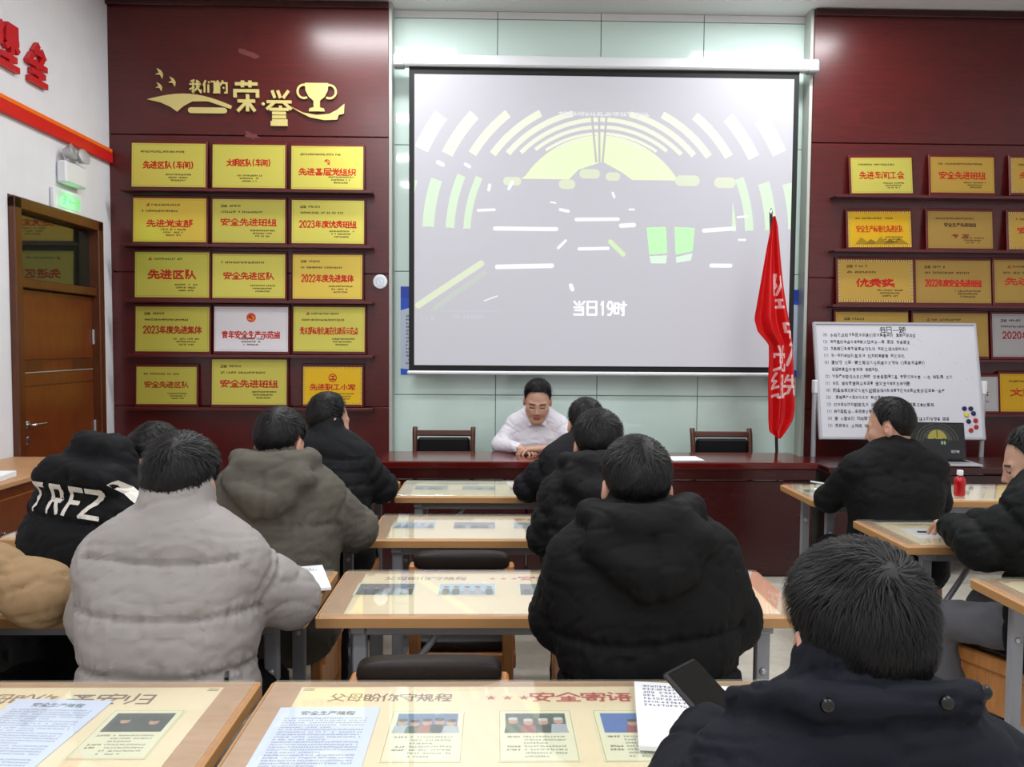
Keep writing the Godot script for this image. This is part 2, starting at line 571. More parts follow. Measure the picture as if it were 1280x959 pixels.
# ---------------------------------------------------------------- plaques
func plaque(x: float, y: float, z: float, w: float, h: float, o: Dictionary) -> void:
	var t := thing("award_plaque", o.label, "plaque", Vector3(x, y - 0.026, z), o.get("turn", 0.0), o.group)
	t.rotation.x = o.get("lean", -0.05)
	t.rotation.z = o.get("roll", 0.0)
	part(t, "backing_board", box(Vector3(w + 0.024, h + 0.05, 0.018), 0.006), M.plaque_wood, Vector3(0, h / 2 + 0.025, 0))
	var W := 384
	var H := int(W * h / w)
	var im := blank(W, H, o.plate)
	var rg := RandomNumberGenerator.new()
	rg.seed = int(x * 977) + int(y * 3571)
	# brushed streaks of the sheet
	for k in 90:
		var yy := rg.randf() * H
		var c: Color = o.plate.lightened(0.08) if rg.randf() > 0.5 else o.plate.darkened(0.05)
		c.a = 0.35
		var xx := rg.randf() * W
		dab(im, Vector2(xx, yy), Vector2(xx + rg.randf() * 160, yy), 0.5, c)
	var red: Color = o.get("red", Color(0.72, 0.10, 0.02))
	var dark := Color(0.16, 0.13, 0.04)
	if o.get("rim", false):
		for k in 60:
			for s in [[0, 0, 1, 0], [0, H - 1, 1, 0], [0, 0, 0, 1], [W - 1, 0, 0, 1]]:
				var q := Vector2(s[0] + s[2] * W * k / 60.0, s[1] + s[3] * H * k / 60.0)
				dab(im, q, q + (Vector2(0, 11) if s[2] else Vector2(11, 0)) * (1 if s[0] == 0 and s[1] == 0 else -1), 1.6, o.plate.lightened(0.35) if k % 2 else o.plate.darkened(0.35))
	else:
		for s in [[8, 8, W - 8, 8], [8, H - 8, W - 8, H - 8], [8, 8, 8, H - 8], [W - 8, 8, W - 8, H - 8]]:
			dab(im, Vector2(s[0], s[1]), Vector2(s[2], s[3]), 0.7, o.plate.darkened(0.22))
	var ty: float = o.get("ty", 0.42)
	var th: float = o.get("th", 0.15)
	var tw: float = o.get("tw", 0.74)
	if o.get("logo", 0) == 1:
		ink(im, "2", Vector2(W * 0.11, H * 0.13), Vector2(18, 11), 1.3, dark)
		ink(im, "区", Vector2(W * 0.16, H * 0.13), Vector2(14, 11), 1.2, dark)
		fine_print(im, W * 0.23, H * 0.13, W * 0.16, 10, dark, rg, 0.8)
	elif o.get("logo", 0) == 2:
		ink(im, "点", Vector2(W * 0.18, H * 0.12), Vector2(16, 14), 1.4, Color(0.6, 0.2, 0.05))
		fine_print(im, W * 0.25, H * 0.13, W * 0.4, 9, dark, rg, 0.7)
	elif o.get("logo", 0) == 3:            # round emblem above the words
		var c := Vector2(W * 0.5, H * 0.24)
		dab(im, c, c, 24, Color(0.80, 0.22, 0.08))
		dab(im, c + Vector2(5, -4), c + Vector2(12, 2), 5, Color(0.93, 0.60, 0.15))
		dab(im, c + Vector2(-14, 8), c + Vector2(10, 12), 4, Color(0.86, 0.55, 0.12))
		dab(im, c + Vector2(-8, -6), c + Vector2(4, 4), 5, Color(0.62, 0.06, 0.05))
	elif o.get("logo", 0) == 4:            # round seal
		var c := Vector2(W * 0.5, H * 0.29)
		dab(im, c, c, 27, red)
		dab(im, c, c, 21, o.plate)
		ink(im, "工", c - Vector2(13, 13), Vector2(26, 26), 4.0, red)
	elif o.get("logo", 0) == 5:            # hammer and sickle
		var c := Vector2(W * 0.5, H * 0.37)
		for k in 10:
			var a0 := -1.9 + k * 0.33
			dab(im, c + Vector2(cos(a0), sin(a0)) * 12, c + Vector2(cos(a0 + 0.33), sin(a0 + 0.33)) * 12, 2.2, red)
		dab(im, c + Vector2(-9, -9), c + Vector2(12, 12), 2.2, red)
		dab(im, c + Vector2(-13, -5), c + Vector2(-4, -13), 3.2, red)
		ty = maxf(ty, 0.50)
	if o.get("upper", true):
		fine_print(im, W * 0.12, H * (0.27 if o.get("logo", 0) in [1, 2] else 0.17), W * o.get("uw", 0.6), 9.5, dark, rg, 0.75)
	write_line(im, o.text, Rect2(W * (1 - tw) / 2, H * ty, W * tw, H * th), o.get("pen", 3.0), red)
	if o.get("second", "") != "":
		write_line(im, o.second, Rect2(W * 0.36, H * 0.62, W * 0.28, H * 0.10), 2.2, Color(0.5, 0.2, 0.06))
	if o.get("hill", false):
		for k in 5:
			fill_poly(im, PackedVector2Array([Vector2(W * (0.10 + 0.15 * k), H * 0.92), Vector2(W * (0.2 + 0.15 * k), H * (0.72 + 0.05 * (k % 2))), Vector2(W * (0.36 + 0.15 * k), H * 0.92)]), o.plate.darkened(0.25 + 0.1 * (k % 2)))
	for k in 3:
		var ww: float = W * (0.34 - 0.07 * k)
		fine_print(im, W * o.get("fx", 0.52) + (W * 0.34 - ww) / 2, H * (0.70 + 0.065 * k), ww, 7.5, dark, rg, 0.65)
	var face := picture(im, 0.34, o.get("metal", 0.35))
	part(t, "metal_plate", sheet(w, h, 0.003), face, Vector3(0, h / 2 + 0.025, 0.0107))

func shelf(x0: float, x1: float, y: float, label: String) -> void:
	var t := thing("wall_shelf", label, "shelf", Vector3((x0 + x1) / 2, y, -6.256), 0, "plaque shelves")
	part(t, "board", box(Vector3(x1 - x0, 0.014, 0.11), 0.003), M.dark_wood, Vector3(0, -0.007, 0.055))
	part(t, "front_lip", box(Vector3(x1 - x0, 0.022, 0.008), 0.002), M.red_wood, Vector3(0, -0.003, 0.112))

func front_wall_things() -> void:
	var G1 := Color(0.80, 0.765, 0.34)
	var G2 := Color(0.83, 0.715, 0.27)
	var G3 := Color(0.76, 0.725, 0.30)
	var left := [
		[[-2.494, 2.696, 0.556, 0.331, "先进区队(车间)", {"plate": G1, "tw": 0.70, "fx": 0.46}], [-1.888, 2.696, 0.548, 0.327, "文明区队(车间)", {"plate": G1, "ty": 0.34, "tw": 0.62, "upper": false, "fx": 0.34}], [-1.293, 2.691, 0.545, 0.328, "先进基层党组织", {"plate": G1, "ty": 0.52, "tw": 0.80, "logo": 5}]],
		[[-2.492, 2.281, 0.551, 0.332, "先进党支部", {"plate": G2, "ty": 0.50, "tw": 0.64, "logo": 2, "fx": 0.38, "uw": 0.48}], [-1.892, 2.28, 0.55, 0.331, "安全先进班组", {"plate": G1.darkened(0.05), "ty": 0.45, "tw": 0.78, "logo": 1}], [-1.29, 2.281, 0.55, 0.329, "2023年度优秀班组", {"plate": G1, "ty": 0.48, "tw": 0.80, "logo": 1}]],
		[[-2.48, 1.859, 0.561, 0.346, "先进区队", {"plate": G3, "ty": 0.40, "th": 0.18, "tw": 0.66, "pen": 4.2, "logo": 2, "upper": false}], [-1.896, 1.859, 0.552, 0.336, "安全先进区队", {"plate": G1, "ty": 0.42, "tw": 0.70}], [-1.295, 1.857, 0.53, 0.339, "2022年度先进集体", {"plate": G2.lightened(0.04), "ty": 0.46, "tw": 0.76, "logo": 1}]],
		[[-2.483, 1.445, 0.56, 0.343, "2023年度先进集体", {"plate": G3, "ty": 0.44, "tw": 0.80, "logo": 1, "red": Color(0.62, 0.16, 0.03)}], [-1.882, 1.449, 0.563, 0.343, "青年安全生产示范岗", {"plate": Color(0.86, 0.84, 0.86), "ty": 0.55, "tw": 0.80, "logo": 3, "upper": false, "fx": 0.33, "metal": 0.1}], [-1.285, 1.453, 0.546, 0.342, "党支部标准化规范化建设示范点", {"plate": G1, "ty": 0.46, "tw": 0.82, "pen": 2.0, "logo": 2}]],
		[[-2.534, 1.039, 0.458, 0.287, "安全先进区队", {"plate": G3, "ty": 0.40, "tw": 0.74, "red": Color(0.62, 0.16, 0.03)}], [-1.9, 1.038, 0.572, 0.349, "安全先进班组", {"plate": G1, "ty": 0.46, "tw": 0.78, "logo": 1}], [-1.259, 1.042, 0.453, 0.292, "先进职工小家", {"plate": Color(0.90, 0.72, 0.08), "ty": 0.46, "tw": 0.78, "logo": 4, "rim": true, "upper": false}]],
	]
	var row_name := ["top row", "second row", "third row", "fourth row", "bottom row"]
	var col_name := ["left", "middle", "right"]
	for r in 5:
		shelf(-2.84, -0.94, left[r][0][1] - 0.028, "dark red wall shelf under the %s of plaques beside the door" % row_name[r])
		for c in 3:
			var a: Array = left[r][c]
			var o: Dictionary = a[5]
			o.text = a[4]
			o.group = "award plaques on the panel beside the door"
			o.label = "gold award plaque with red lettering, %s %s, panel beside the door" % [row_name[r], col_name[c]]
			if r == 3 and c == 1:
				o.label = "silver white award plaque with round red emblem, panel beside the door"
			if r == 4 and c == 2:
				o.label = "small bright yellow plaque with beaded rim, bottom right of panel beside door"
			if r == 0 and c == 2:
				o.label = "gold award plaque with red hammer and sickle, top right, panel beside the door"
			plaque(a[0], a[1], -6.215, a[2], a[3], o)
	var A1 := Color(0.72, 0.58, 0.25)
	var A2 := Color(0.64, 0.51, 0.24)
	var right := [
		[[2.985, 2.705, 0.484, 0.278, "先进车间工会", {"plate": Color(0.78, 0.74, 0.34), "ty": 0.40, "th": 0.19, "roll": 0.02, "turn": 0.03}], [3.614, 2.715, 0.497, 0.28, "安全先进班组", {"plate": A1, "ty": 0.42, "th": 0.19, "uw": 0.7}], [4.246, 2.719, 0.501, 0.276, "先进区队", {"plate": A1, "rim": true}]],
		[[2.98, 2.29, 0.494, 0.28, "安全生产标准化先进区队", {"plate": Color(0.84, 0.66, 0.10), "ty": 0.40, "th": 0.17, "tw": 0.74, "pen": 2.2, "rim": true, "hill": true, "roll": 0.012}], [3.612, 2.287, 0.507, 0.29, "安全生产先进班组", {"plate": A2, "ty": 0.32, "th": 0.09, "tw": 0.5, "pen": 1.8, "red": Color(0.25, 0.16, 0.05), "second": "专 家"}], [4.248, 2.285, 0.507, 0.292, "安全先进", {"plate": A1, "rim": true}]],
		[[2.959, 1.864, 0.59, 0.334, "优秀奖", {"plate": A1, "ty": 0.46, "th": 0.17, "tw": 0.52, "pen": 4.2, "logo": 1, "rim": true, "uw": 0.4}], [3.573, 1.863, 0.59, 0.335, "2022年度安全先进班组", {"plate": A2, "ty": 0.46, "tw": 0.76, "logo": 1}], [4.192, 1.868, 0.587, 0.336, "先进集体", {"plate": A2, "logo": 2}]],
		[[2.945, 1.444, 0.57, 0.346, "先进集体", {"plate": A1, "logo": 1}], [3.567, 1.448, 0.59, 0.337, "安全先进", {"plate": A2, "logo": 2}], [4.188, 1.447, 0.578, 0.337, "2020年度先进", {"plate": Color(0.62, 0.60, 0.60), "logo": 1, "red": Color(0.55, 0.05, 0.06)}]],
		[[3.675, 1.018, 0.564, 0.271, "先进集体", {"plate": Color(0.70, 0.69, 0.69), "red": Color(0.1, 0.1, 0.1)}], [4.265, 1.017, 0.579, 0.295, "文明先进", {"plate": Color(0.80, 0.62, 0.10), "ty": 0.38, "th": 0.2}]],
	]
	for r in 5:
		shelf(2.60, 4.58, right[r][0][1] - 0.028, "dark red wall shelf under the %s of plaques behind the whiteboard side" % row_name[r])
		for c in right[r].size():
			var a: Array = right[r][c]
			var o: Dictionary = a[5]
			o.text = a[4]
			o.group = "award plaques on the panel behind the whiteboard"
			o.label = "amber gold plaque with red lettering, %s %s, panel behind the whiteboard" % [row_name[r], col_name[c]]
			if r == 3 and c == 2:
				o.label = "silver grey award plaque just right of the whiteboard's top corner"
			if r == 4:
				o.label = "silver plaque half hidden by the whiteboard's right edge" if c == 0 else "bright gold plaque on lowest shelf right of the whiteboard"
			o.lean = -0.10
			plaque(a[0], a[1], -6.20, a[2], a[3], o)
	# raised sign above the left plaques
	var t := thing("wall_lettering", "raised pale gold wall lettering with birds, ribbon and trophy above plaques", "sign", Vector3(-1.9, 3.40, -6.252))
	var spec := [["我", -0.396, 0.062, 0.092, 0.006], ["们", -0.292, 0.062, 0.092, 0.006], ["的", -0.200, 0.062, 0.092, 0.006], ["荣", -0.01, -0.006, 0.185, 0.0125], ["誉", 0.238, -0.09, 0.205, 0.0115]]
	for s in spec:
		part(t, "character", glyph_mesh(s[0], Vector2(s[3] * 0.92, s[3] * (1.25 if s[3] > 0.1 else 1.0)), s[4], 0.012), M.gold, Vector3(s[1], s[2], 0.006))
	part(t, "dot", lathe([[0, 0.012], [0.014, 0.012], [0.014, 0], [0, 0]], 12), M.gold, Vector3(0.115, -0.065, 0.004), Vector3(90, 0, 0))
	for b in [[-0.66, 0.155, 1.0], [-0.565, 0.095, 0.95], [-0.665, 0.055, 0.85]]:
		var bird := PackedVector2Array([Vector2(-0.036, -0.008), Vector2(-0.008, 0.006), Vector2(-0.026, 0.04), Vector2(0.006, 0.024), Vector2(0.022, -0.002), Vector2(0.014, -0.038), Vector2(-0.002, -0.01)])
		for k in bird.size():
			bird[k] *= b[2]
		part(t, "bird", flat(extrude(bird, 0.012)), M.gold, Vector3(b[0], b[1], 0.004))
	var rib := PackedVector2Array()
	for k in 13:
		var u := k / 12.0
		rib.append(Vector2(-0.76 + 0.64 * u, -0.045 + 0.075 * sin(PI * minf(u * 0.92 + 0.02, 1.0)) - 0.05 * u))
	rib.append_array(PackedVector2Array([Vector2(-0.13, -0.105), Vector2(-0.30, -0.05), Vector2(-0.42, -0.052), Vector2(-0.49, -0.09), Vector2(-0.535, -0.13), Vector2(-0.59, -0.092), Vector2(-0.66, -0.062)]))
	part(t, "ribbon", flat(extrude(rib, 0.012)), M.gold, Vector3(0, 0, 0.004))
	var pill := PackedVector2Array()
	for k in 16:
		var a := PI * 0.5 + PI * k / 7.0 if k < 8 else -PI * 0.5 + PI * (k - 8) / 7.0
		pill.append(Vector2((-0.43 if k < 8 else -0.18) + cos(a) * 0.022, -0.118 + sin(a) * 0.022))
	part(t, "bar", flat(extrude(pill, 0.012)), M.gold, Vector3(0, 0, 0.004))
	var sw := PackedVector2Array([Vector2(0.315, -0.075), Vector2(0.42, -0.125), Vector2(0.52, -0.142), Vector2(0.62, -0.132), Vector2(0.68, -0.10), Vector2(0.735, -0.055), Vector2(0.73, -0.13), Vector2(0.69, -0.14), Vector2(0.68, -0.175), Vector2(0.58, -0.18), Vector2(0.47, -0.16), Vector2(0.38, -0.115)])
	part(t, "ribbon", flat(extrude(sw, 0.012)), M.gold, Vector3(0, 0, 0.004))
	var cup := PackedVector2Array([Vector2(0.435, 0.098), Vector2(0.613, 0.098), Vector2(0.608, 0.04), Vector2(0.585, -0.005), Vector2(0.548, -0.035), Vector2(0.548, -0.085), Vector2(0.578, -0.092), Vector2(0.585, -0.115), Vector2(0.463, -0.115), Vector2(0.47, -0.092), Vector2(0.50, -0.085), Vector2(0.50, -0.035), Vector2(0.463, -0.005), Vector2(0.44, 0.04)])
	part(t, "trophy", flat(extrude(cup, 0.014)), M.gold, Vector3(0, 0, 0.0045))
	for sx in [-1.0, 1.0]:
		var pts := PackedVector2Array()
		for k in 12:
			var a := PI * 0.62 - TAU * 0.62 * k / 11.0
			pts.append(Vector2(0.524 + sx * (0.098 + cos(a) * 0.048), 0.034 + sin(a) * 0.05))
		for poly in Geometry2D.offset_polyline(pts, 0.008):
			part(t, "trophy_handle", flat(extrude(poly, 0.012)), M.gold, Vector3(0, 0, 0.004))
	# scraps of tape left on the panel
	for s in [[-1.895, 3.72, 0.10, "scrap of torn tape high on the red panel above the lettering"], [-1.87, 3.10, 0.08, "scrap of torn tape below the gold lettering"]]:
		var p := PackedVector2Array()
		for k in 14:
			var a := TAU * k / 14.0
			var q: float = s[2] * (0.35 + 0.65 * rng.randf())
			p.append(Vector2(cos(a) * q, sin(a) * q * 0.4))
		single("tape_scrap", s[3], "tape", flat(extrude(p, 0.002)), mat(Color(0.42, 0.20, 0.20), 0.4), Vector3(s[0], s[1], -6.256), Vector3(0, 0, -15))
	var d := thing("round_dial", "small round white dial on the red panel left of screen", "dial", Vector3(-0.896, 1.995, -6.256))
	part(d, "case", lathe([[0, 0.016], [0.05, 0.016], [0.056, 0.012], [0.056, 0], [0, 0]], 24), M.white_plastic, Vector3.ZERO, Vector3(90, 0, 0))
	var dim := blank(96, 96, Color(0.85, 0.88, 0.92))
	for k in 24:
		var a := TAU * k / 24.0
		dab(dim, Vector2(48, 48) + Vector2(cos(a), sin(a)) * 34, Vector2(48, 48) + Vector2(cos(a), sin(a)) * 42, 1.2, Color(0.25, 0.3, 0.45))
	dab(dim, Vector2(48, 50), Vector2(38, 26), 1.6, Color(0.3, 0.35, 0.6))
	dab(dim, Vector2(48, 50), Vector2(60, 66), 1.6, Color(0.5, 0.3, 0.3))
	part(d, "face", sheet(0.074, 0.074, 0.002), picture(dim, 0.3), Vector3(0, 0, 0.018))
	# posters behind the screen
	for s in [-0.455, 2.125]:
		var im := blank(192, 230, Color(0.80, 0.85, 0.92))
		var rg := RandomNumberGenerator.new()
		rg.seed = 5
		im.fill_rect(Rect2i(0, 0, 192, 34), Color(0.13, 0.27, 0.72))
		fill_poly(im, PackedVector2Array([Vector2(0, 30), Vector2(192, 30), Vector2(192, 40), Vector2(120, 34), Vector2(60, 44), Vector2(0, 62)]), Color(0.16, 0.34, 0.80))
		for k in 14:
			fine_print(im, 14, 74 + k * 9.5, 160, 5, Color(0.3, 0.33, 0.4), rg, 0.4)
		fill_poly(im, PackedVector2Array([Vector2(0, 214), Vector2(60, 220), Vector2(130, 218), Vector2(192, 212), Vector2(192, 230), Vector2(0, 230)]), Color(0.10, 0.38, 0.86))
		single("wall_poster", "blue and white notice poster on glass wall behind the screen's %s corner" % ("lower left" if s < 0 else "lower right"), "poster", sheet(0.60, 0.70, 0.004), picture(im, 0.35), Vector3(s, 1.62, -6.396), Vector3.ZERO, "blue posters on the glass wall")
	projection_screen()

func projection_screen() -> void:
	var t := thing("projection_screen", "large pull-down projection screen with black border showing a tunnel video", "screen", Vector3(0.826, 1.306, -6.205))
	part(t, "case", box(Vector3(3.10, 0.083, 0.083), 0.012), M.white_plastic, Vector3(0.01, 2.355, 0.002))
	for s in [-1, 1]:
		part(t, "end_cap", box(Vector3(0.088, 0.098, 0.094), 0.012), mat(Color(0.62, 0.62, 0.64), 0.4), Vector3(0.01 + s * 1.58, 2.352, 0.002))
	part(t, "border", box(Vector3(2.99, 2.315, 0.006), 0.001), mat(Color(0.012, 0.012, 0.016), 0.7), Vector3(0, 1.157, 0.0))
	part(t, "bottom_bar", box(Vector3(3.02, 0.03, 0.03), 0.01), M.white_plastic, Vector3(0, -0.012, 0.0))
	# the projected picture, drawn in a frame of 940 x 710
	var W := 940
	var H := 710
	var base := Color(0.56, 0.55, 0.57)
	var im := blank(W, H, base)
	var o := Vector2(519, 97)
	var cream := Color(0.78, 0.795, 0.66)
	var radii := [[214, 16, 0.9], [187, 12, 0.9], [166, 10, 1.0], [152, 8, 1.0], [141, 6, 1.0], [132, 5, 1.0], [124, 4, 1.0], [118, 3, 1.0], [245, 20, 0.8]]
	var dome := PackedVector2Array()
	for k in 41:
		var a := PI + PI * k / 40.0
		var p := Vector2(750 + cos(a) * 116, 290 + sin(a) * 122)
		p.y = minf(p.y, 222)
		dome.append((p - o) * 2)
	fill_poly(im, dome, Color(0.76, 0.83, 0.56))
	for q in radii:
		for low in 2:
			if low == 1 and q[0] < 160:
				continue
			for sx in [-1.0, 1.0]:
				var inner := PackedVector2Array()
				var outer := PackedVector2Array()
				for k in 41:
					var a: float = PI * 0.5 * k / 40.0
					var p: Vector2 = Vector2(750, 290) + Vector2(sx * sin(a), -cos(a)) * q[0]
					if (low == 0 and p.y > 142 and p.y < 194 - maxf(0, (150 - q[0]) * 0.25)) or (low == 1 and p.y > 217 and p.y < 287):
						var nrm: Vector2 = Vector2(sx * sin(a), -cos(a)) * q[1] * 0.45
						inner.append((p - nrm - o) * 2)
						outer.append((p + nrm - o) * 2)
				if inner.size() > 1:
					outer.reverse()
					inner.append_array(outer)
					fill_poly(im, inner, cream if low == 0 else Color(0.65, 0.77, 0.58))
	for k in 3:                         # dark seams near the crown
		dab(im, (Vector2(738 + k * 9, 146) - o) * 2, (Vector2(744 + k * 4, 200) - o) * 2, 2.5, Color(0.52, 0.52, 0.48))
	# the crowd in front of the bright end of the tunnel
	fill_poly(im, PackedVector2Array([(Vector2(625, 226) - o) * 2, (Vector2(700, 232) - o) * 2, (Vector2(722, 210) - o) * 2, (Vector2(752, 200) - o) * 2, (Vector2(778, 214) - o) * 2, (Vector2(800, 230) - o) * 2, (Vector2(915, 228) - o) * 2, (Vector2(915, 300) - o) * 2, (Vector2(600, 300) - o) * 2]), base)
	for q in [[736, 215, 14, 9], [765, 218, 8, 8], [858, 222, 18, 10], [905, 224, 14, 10], [640, 225, 12, 8], [708, 228, 9, 9]]:
		dab(im, (Vector2(q[0] - q[2] / 2.0, q[1]) - o) * 2, (Vector2(q[0] + q[2] / 2.0, q[1]) - o) * 2, q[3] * 1.3, Color(0.69, 0.73, 0.55))
	var white := Color(0.82, 0.86, 0.84)
	for q in [[619, 283, 695, 283, 3.0], [622, 330, 690, 328, 3.4], [720, 271, 772, 270, 2.6], [724, 307, 760, 306, 2.4], [880, 283, 917, 280, 3.0], [890, 326, 914, 326, 3.0], [598, 261, 618, 260, 2.0], [700, 259, 710, 261, 2.2], [688, 250, 694, 251, 1.2], [786, 258, 792, 258, 1.4], [922, 266, 934, 265, 1.6], [924, 294, 932, 294, 1.6], [548, 203, 554, 206, 3.0], [582, 205, 587, 208, 2.4], [698, 306, 707, 297, 2.0], [714, 352, 716, 357, 3.0], [606, 372, 622, 366, 0.8], [776, 278, 792, 277, 3.2], [765, 238, 767, 243, 1.8], [612, 230, 611, 236, 2.2], [640, 226, 636, 234, 2.4]]:
		dab(im, (Vector2(q[0], q[1]) - o) * 2, (Vector2(q[2], q[3]) - o) * 2, q[4] * 1.7, white)
	var lime := Color(0.54, 0.93, 0.46)
	for q in [[808, 280, 832, 279, 834, 311, 812, 313], [843, 279, 868, 280, 866, 308, 845, 313]]:
		var p := PackedVector2Array()
		for k in 4:
			p.append((Vector2(q[k * 2], q[k * 2 + 1]) - o) * 2)
		fill_poly(im, p, lime)
	for q in [[812, 315, 834, 314, 833, 324, 814, 324], [845, 316, 866, 311, 864, 320, 846, 323]]:
		var p := PackedVector2Array()
		for k in 4:
			p.append((Vector2(q[k * 2], q[k * 2 + 1]) - o) * 2)
		fill_poly(im, p, Color(0.70, 0.84, 0.70))
	dab(im, (Vector2(763, 298) - o) * 2, (Vector2(779, 313) - o) * 2, 6, Color(0.66, 0.78, 0.48))
	dab(im, (Vector2(524, 378) - o) * 2, (Vector2(602, 326) - o) * 2, 8, Color(0.70, 0.75, 0.56))
	dab(im, (Vector2(545, 381) - o) * 2, (Vector2(606, 338) - o) * 2, 6, Color(0.56, 0.61, 0.54))
	write_line(im, "当日19时", Rect2((716 - 519) * 2, (372 - 97) * 2, 138, 32), 2.4, Color(0.95, 0.95, 0.95))
	var rg := RandomNumberGenerator.new()
	rg.seed = 4
	fine_print(im, (697 - 519) * 2, (140 - 97) * 2, 230, 9, Color(0.74, 0.74, 0.72), rg, 0.9)
	fine_print(im, (568 - 519) * 2, (390 - 97) * 2, 78, 8, Color(0.6, 0.6, 0.62), rg, 0.9)
	dab(im, Vector2(30, 576), Vector2(212, 576), 1.0, Color(0.58, 0.58, 0.6))
	for q in [[18, 24], [30, 36]]:
		dab(im, Vector2(q[0], 588), Vector2(q[0], 600), 1.2, Color(0.6, 0.6, 0.62))
	fill_poly(im, PackedVector2Array([Vector2(42, 588), Vector2(54, 594), Vector2(42, 600)]), Color(0.6, 0.6, 0.62))
	var m := mat(Color(0.60, 0.60, 0.625), 0.9)
	m.emission_enabled = true
	m.emission_operator = BaseMaterial3D.EMISSION_OP_MULTIPLY
	m.emission = Color.WHITE
	m.emission_energy_multiplier = 1.0
	m.emission_texture = ImageTexture.create_from_image(im)
	m.texture_repeat = false
	part(t, "screen_fabric", sheet(2.907, 2.211, 0.003), m, Vector3(0.0, 1.152, 0.006))

# ---------------------------------------------------------------- left wall
func left_wall_things() -> void:
	var st := thing("wall_stripe", "red and orange raised stripe along the white left wall", "stripe", Vector3(-2.958, 2.925, -2.2))
	part(st, "lower_band", box(Vector3(0.03, 0.075, 8.1), 0.004), M.red_paint, Vector3(0.014, -0.012, 0.0))
	part(st, "upper_band", box(Vector3(0.028, 0.03, 8.1), 0.004), M.orange_paint, Vector3(0.013, 0.043, 0.0))
	var lt := thing("wall_characters", "thick red raised characters on white wall above the stripe", "lettering", Vector3(-2.958, 3.29, -5.12))
	for q in [["堡", -4.96], ["垒", -5.27]]:
		part(lt, "character", glyph_mesh(q[0], Vector2(0.20, 0.24), 0.018, 0.03), M.crimson, Vector3(0.0, 0, q[1] + 5.12), Vector3(0, 90, 0))
	# door: frame, leaf and transom window
	var d := struct("door_1", box(Vector3(0.045, 1.83, 0.95), 0.004), M.door_wood, Vector3(-3.00, 0.93, -5.51))
	for s in [-1, 1]:
		part(d, "door_frame", box(Vector3(0.14, 2.40, 0.075), 0.006), M.door_frame, Vector3(0.01, 0.27, s * 0.515))
	part(d, "door_frame", box(Vector3(0.14, 0.075, 1.105), 0.006), M.door_frame, Vector3(0.01, 1.435, 0))
	part(d, "transom_bar", box(Vector3(0.12, 0.06, 0.955), 0.005), M.door_frame, Vector3(0.0, 0.95, 0))
	var g := mat(Color(0.10, 0.12, 0.09), 0.04)
	g.metallic_specular = 0.8
	part(d, "transom_glass", box(Vector3(0.012, 0.42, 0.955), 0.001), g, Vector3(0.0, 1.19, 0))
	for yy in [0.47, 0.385, 0.30]:
		part(d, "groove_strip", box(Vector3(0.006, 0.007, 0.93), 0.001), M.light_metal if yy == 0.385 else M.door_frame, Vector3(0.024, yy, 0))
	for zz in [-0.32, 0.32]:
		part(d, "inlay_panel", box(Vector3(0.006, 0.08, 0.30), 0.001), M.door_frame, Vector3(0.0215, 0.428, zz))
	for yy in [0.62, -0.05]:
		part(d, "hinge", box(Vector3(0.012, 0.11, 0.02), 0.003), M.light_metal, Vector3(0.03, yy, -0.47))
	for yy in [0.055, -0.045]:
		part(d, "handle_rose", lathe([[0, 0.014], [0.024, 0.014], [0.027, 0.01], [0.027, 0], [0, 0]], 20), M.chrome, Vector3(0.022, yy, 0.385), Vector3(0, 0, -90))
	part(d, "door_handle", tube([Vector3(0.03, 0.055, 0.385), Vector3(0.07, 0.055, 0.385), Vector3(0.075, 0.055, 0.36), Vector3(0.075, 0.053, 0.25)], 0.009), M.chrome)
	# emergency light over an exit sign
	var el := thing("emergency_light", "white twin-head emergency light above the exit sign", "light", Vector3(-2.958, 2.66, -5.63))
	part(el, "housing", box(Vector3(0.07, 0.15, 0.27), 0.012), M.white_plastic, Vector3(0.037, 0, 0))
	for s in [-1, 1]:
		part(el, "lamp_head", lathe([[0, -0.03], [0.03, -0.03], [0.05, 0.02], [0.056, 0.03], [0.05, 0.034], [0.0, 0.036]], 20), M.light_metal, Vector3(0.06, 0.135, s * 0.078 ), Vector3(0, s * 12.0, -75))
		part(el, "stem", tube([Vector3(0.04, 0.06, s * 0.05), Vector3(0.045, 0.12, s * 0.07)], 0.012), M.white_plastic)
	var ex := thing("exit_sign", "white exit sign box with glowing green running figure above door", "sign", Vector3(-2.958, 2.47, -5.59))
	part(ex, "housing", box(Vector3(0.035, 0.15, 0.36), 0.008), M.white_plastic, Vector3(0.018, 0, 0))
	var im := blank(144, 60, Color(0.10, 0.12, 0.11))
	im.fill(Color(0.55, 0.72, 0.60))
	var lg := Color(0.05, 0.85, 0.30)
	for q in [[40, 14, 40, 14, 5], [40, 20, 36, 34, 4], [36, 34, 46, 48, 3], [36, 34, 26, 46, 3], [40, 22, 52, 30, 2.5], [38, 22, 28, 28, 2.5]]:
		dab(im, Vector2(q[0], q[1]), Vector2(q[2], q[3]), q[4], lg)
	for q in [[64, 30, 112, 30], [64, 30, 76, 20], [64, 30, 76, 40]]:
		dab(im, Vector2(q[0], q[1]), Vector2(q[2], q[3]), 3, lg)
	ink(im, "安", Vector2(116, 16), Vector2(20, 26), 2.0, lg)
	var m := mat(Color(0.5, 0.6, 0.5), 0.4)
	m.emission_enabled = true
	m.emission_operator = BaseMaterial3D.EMISSION_OP_MULTIPLY
	m.emission = Color.WHITE
	m.emission_energy_multiplier = 0.9
	m.emission_texture = ImageTexture.create_from_image(im)
	m.texture_repeat = false
	part(ex, "sign_face", sheet(0.28, 0.105, 0.002), m, Vector3(0.037, 0.0, -0.01), Vector3(0, 90, 0))
	var gl := OmniLight3D.new()
	gl.name = "glow"
	gl.light_color = Color(0.3, 1.0, 0.5)
	gl.light_energy = 0.01
	gl.light_size = 0.03
	gl.omni_range = 6.0
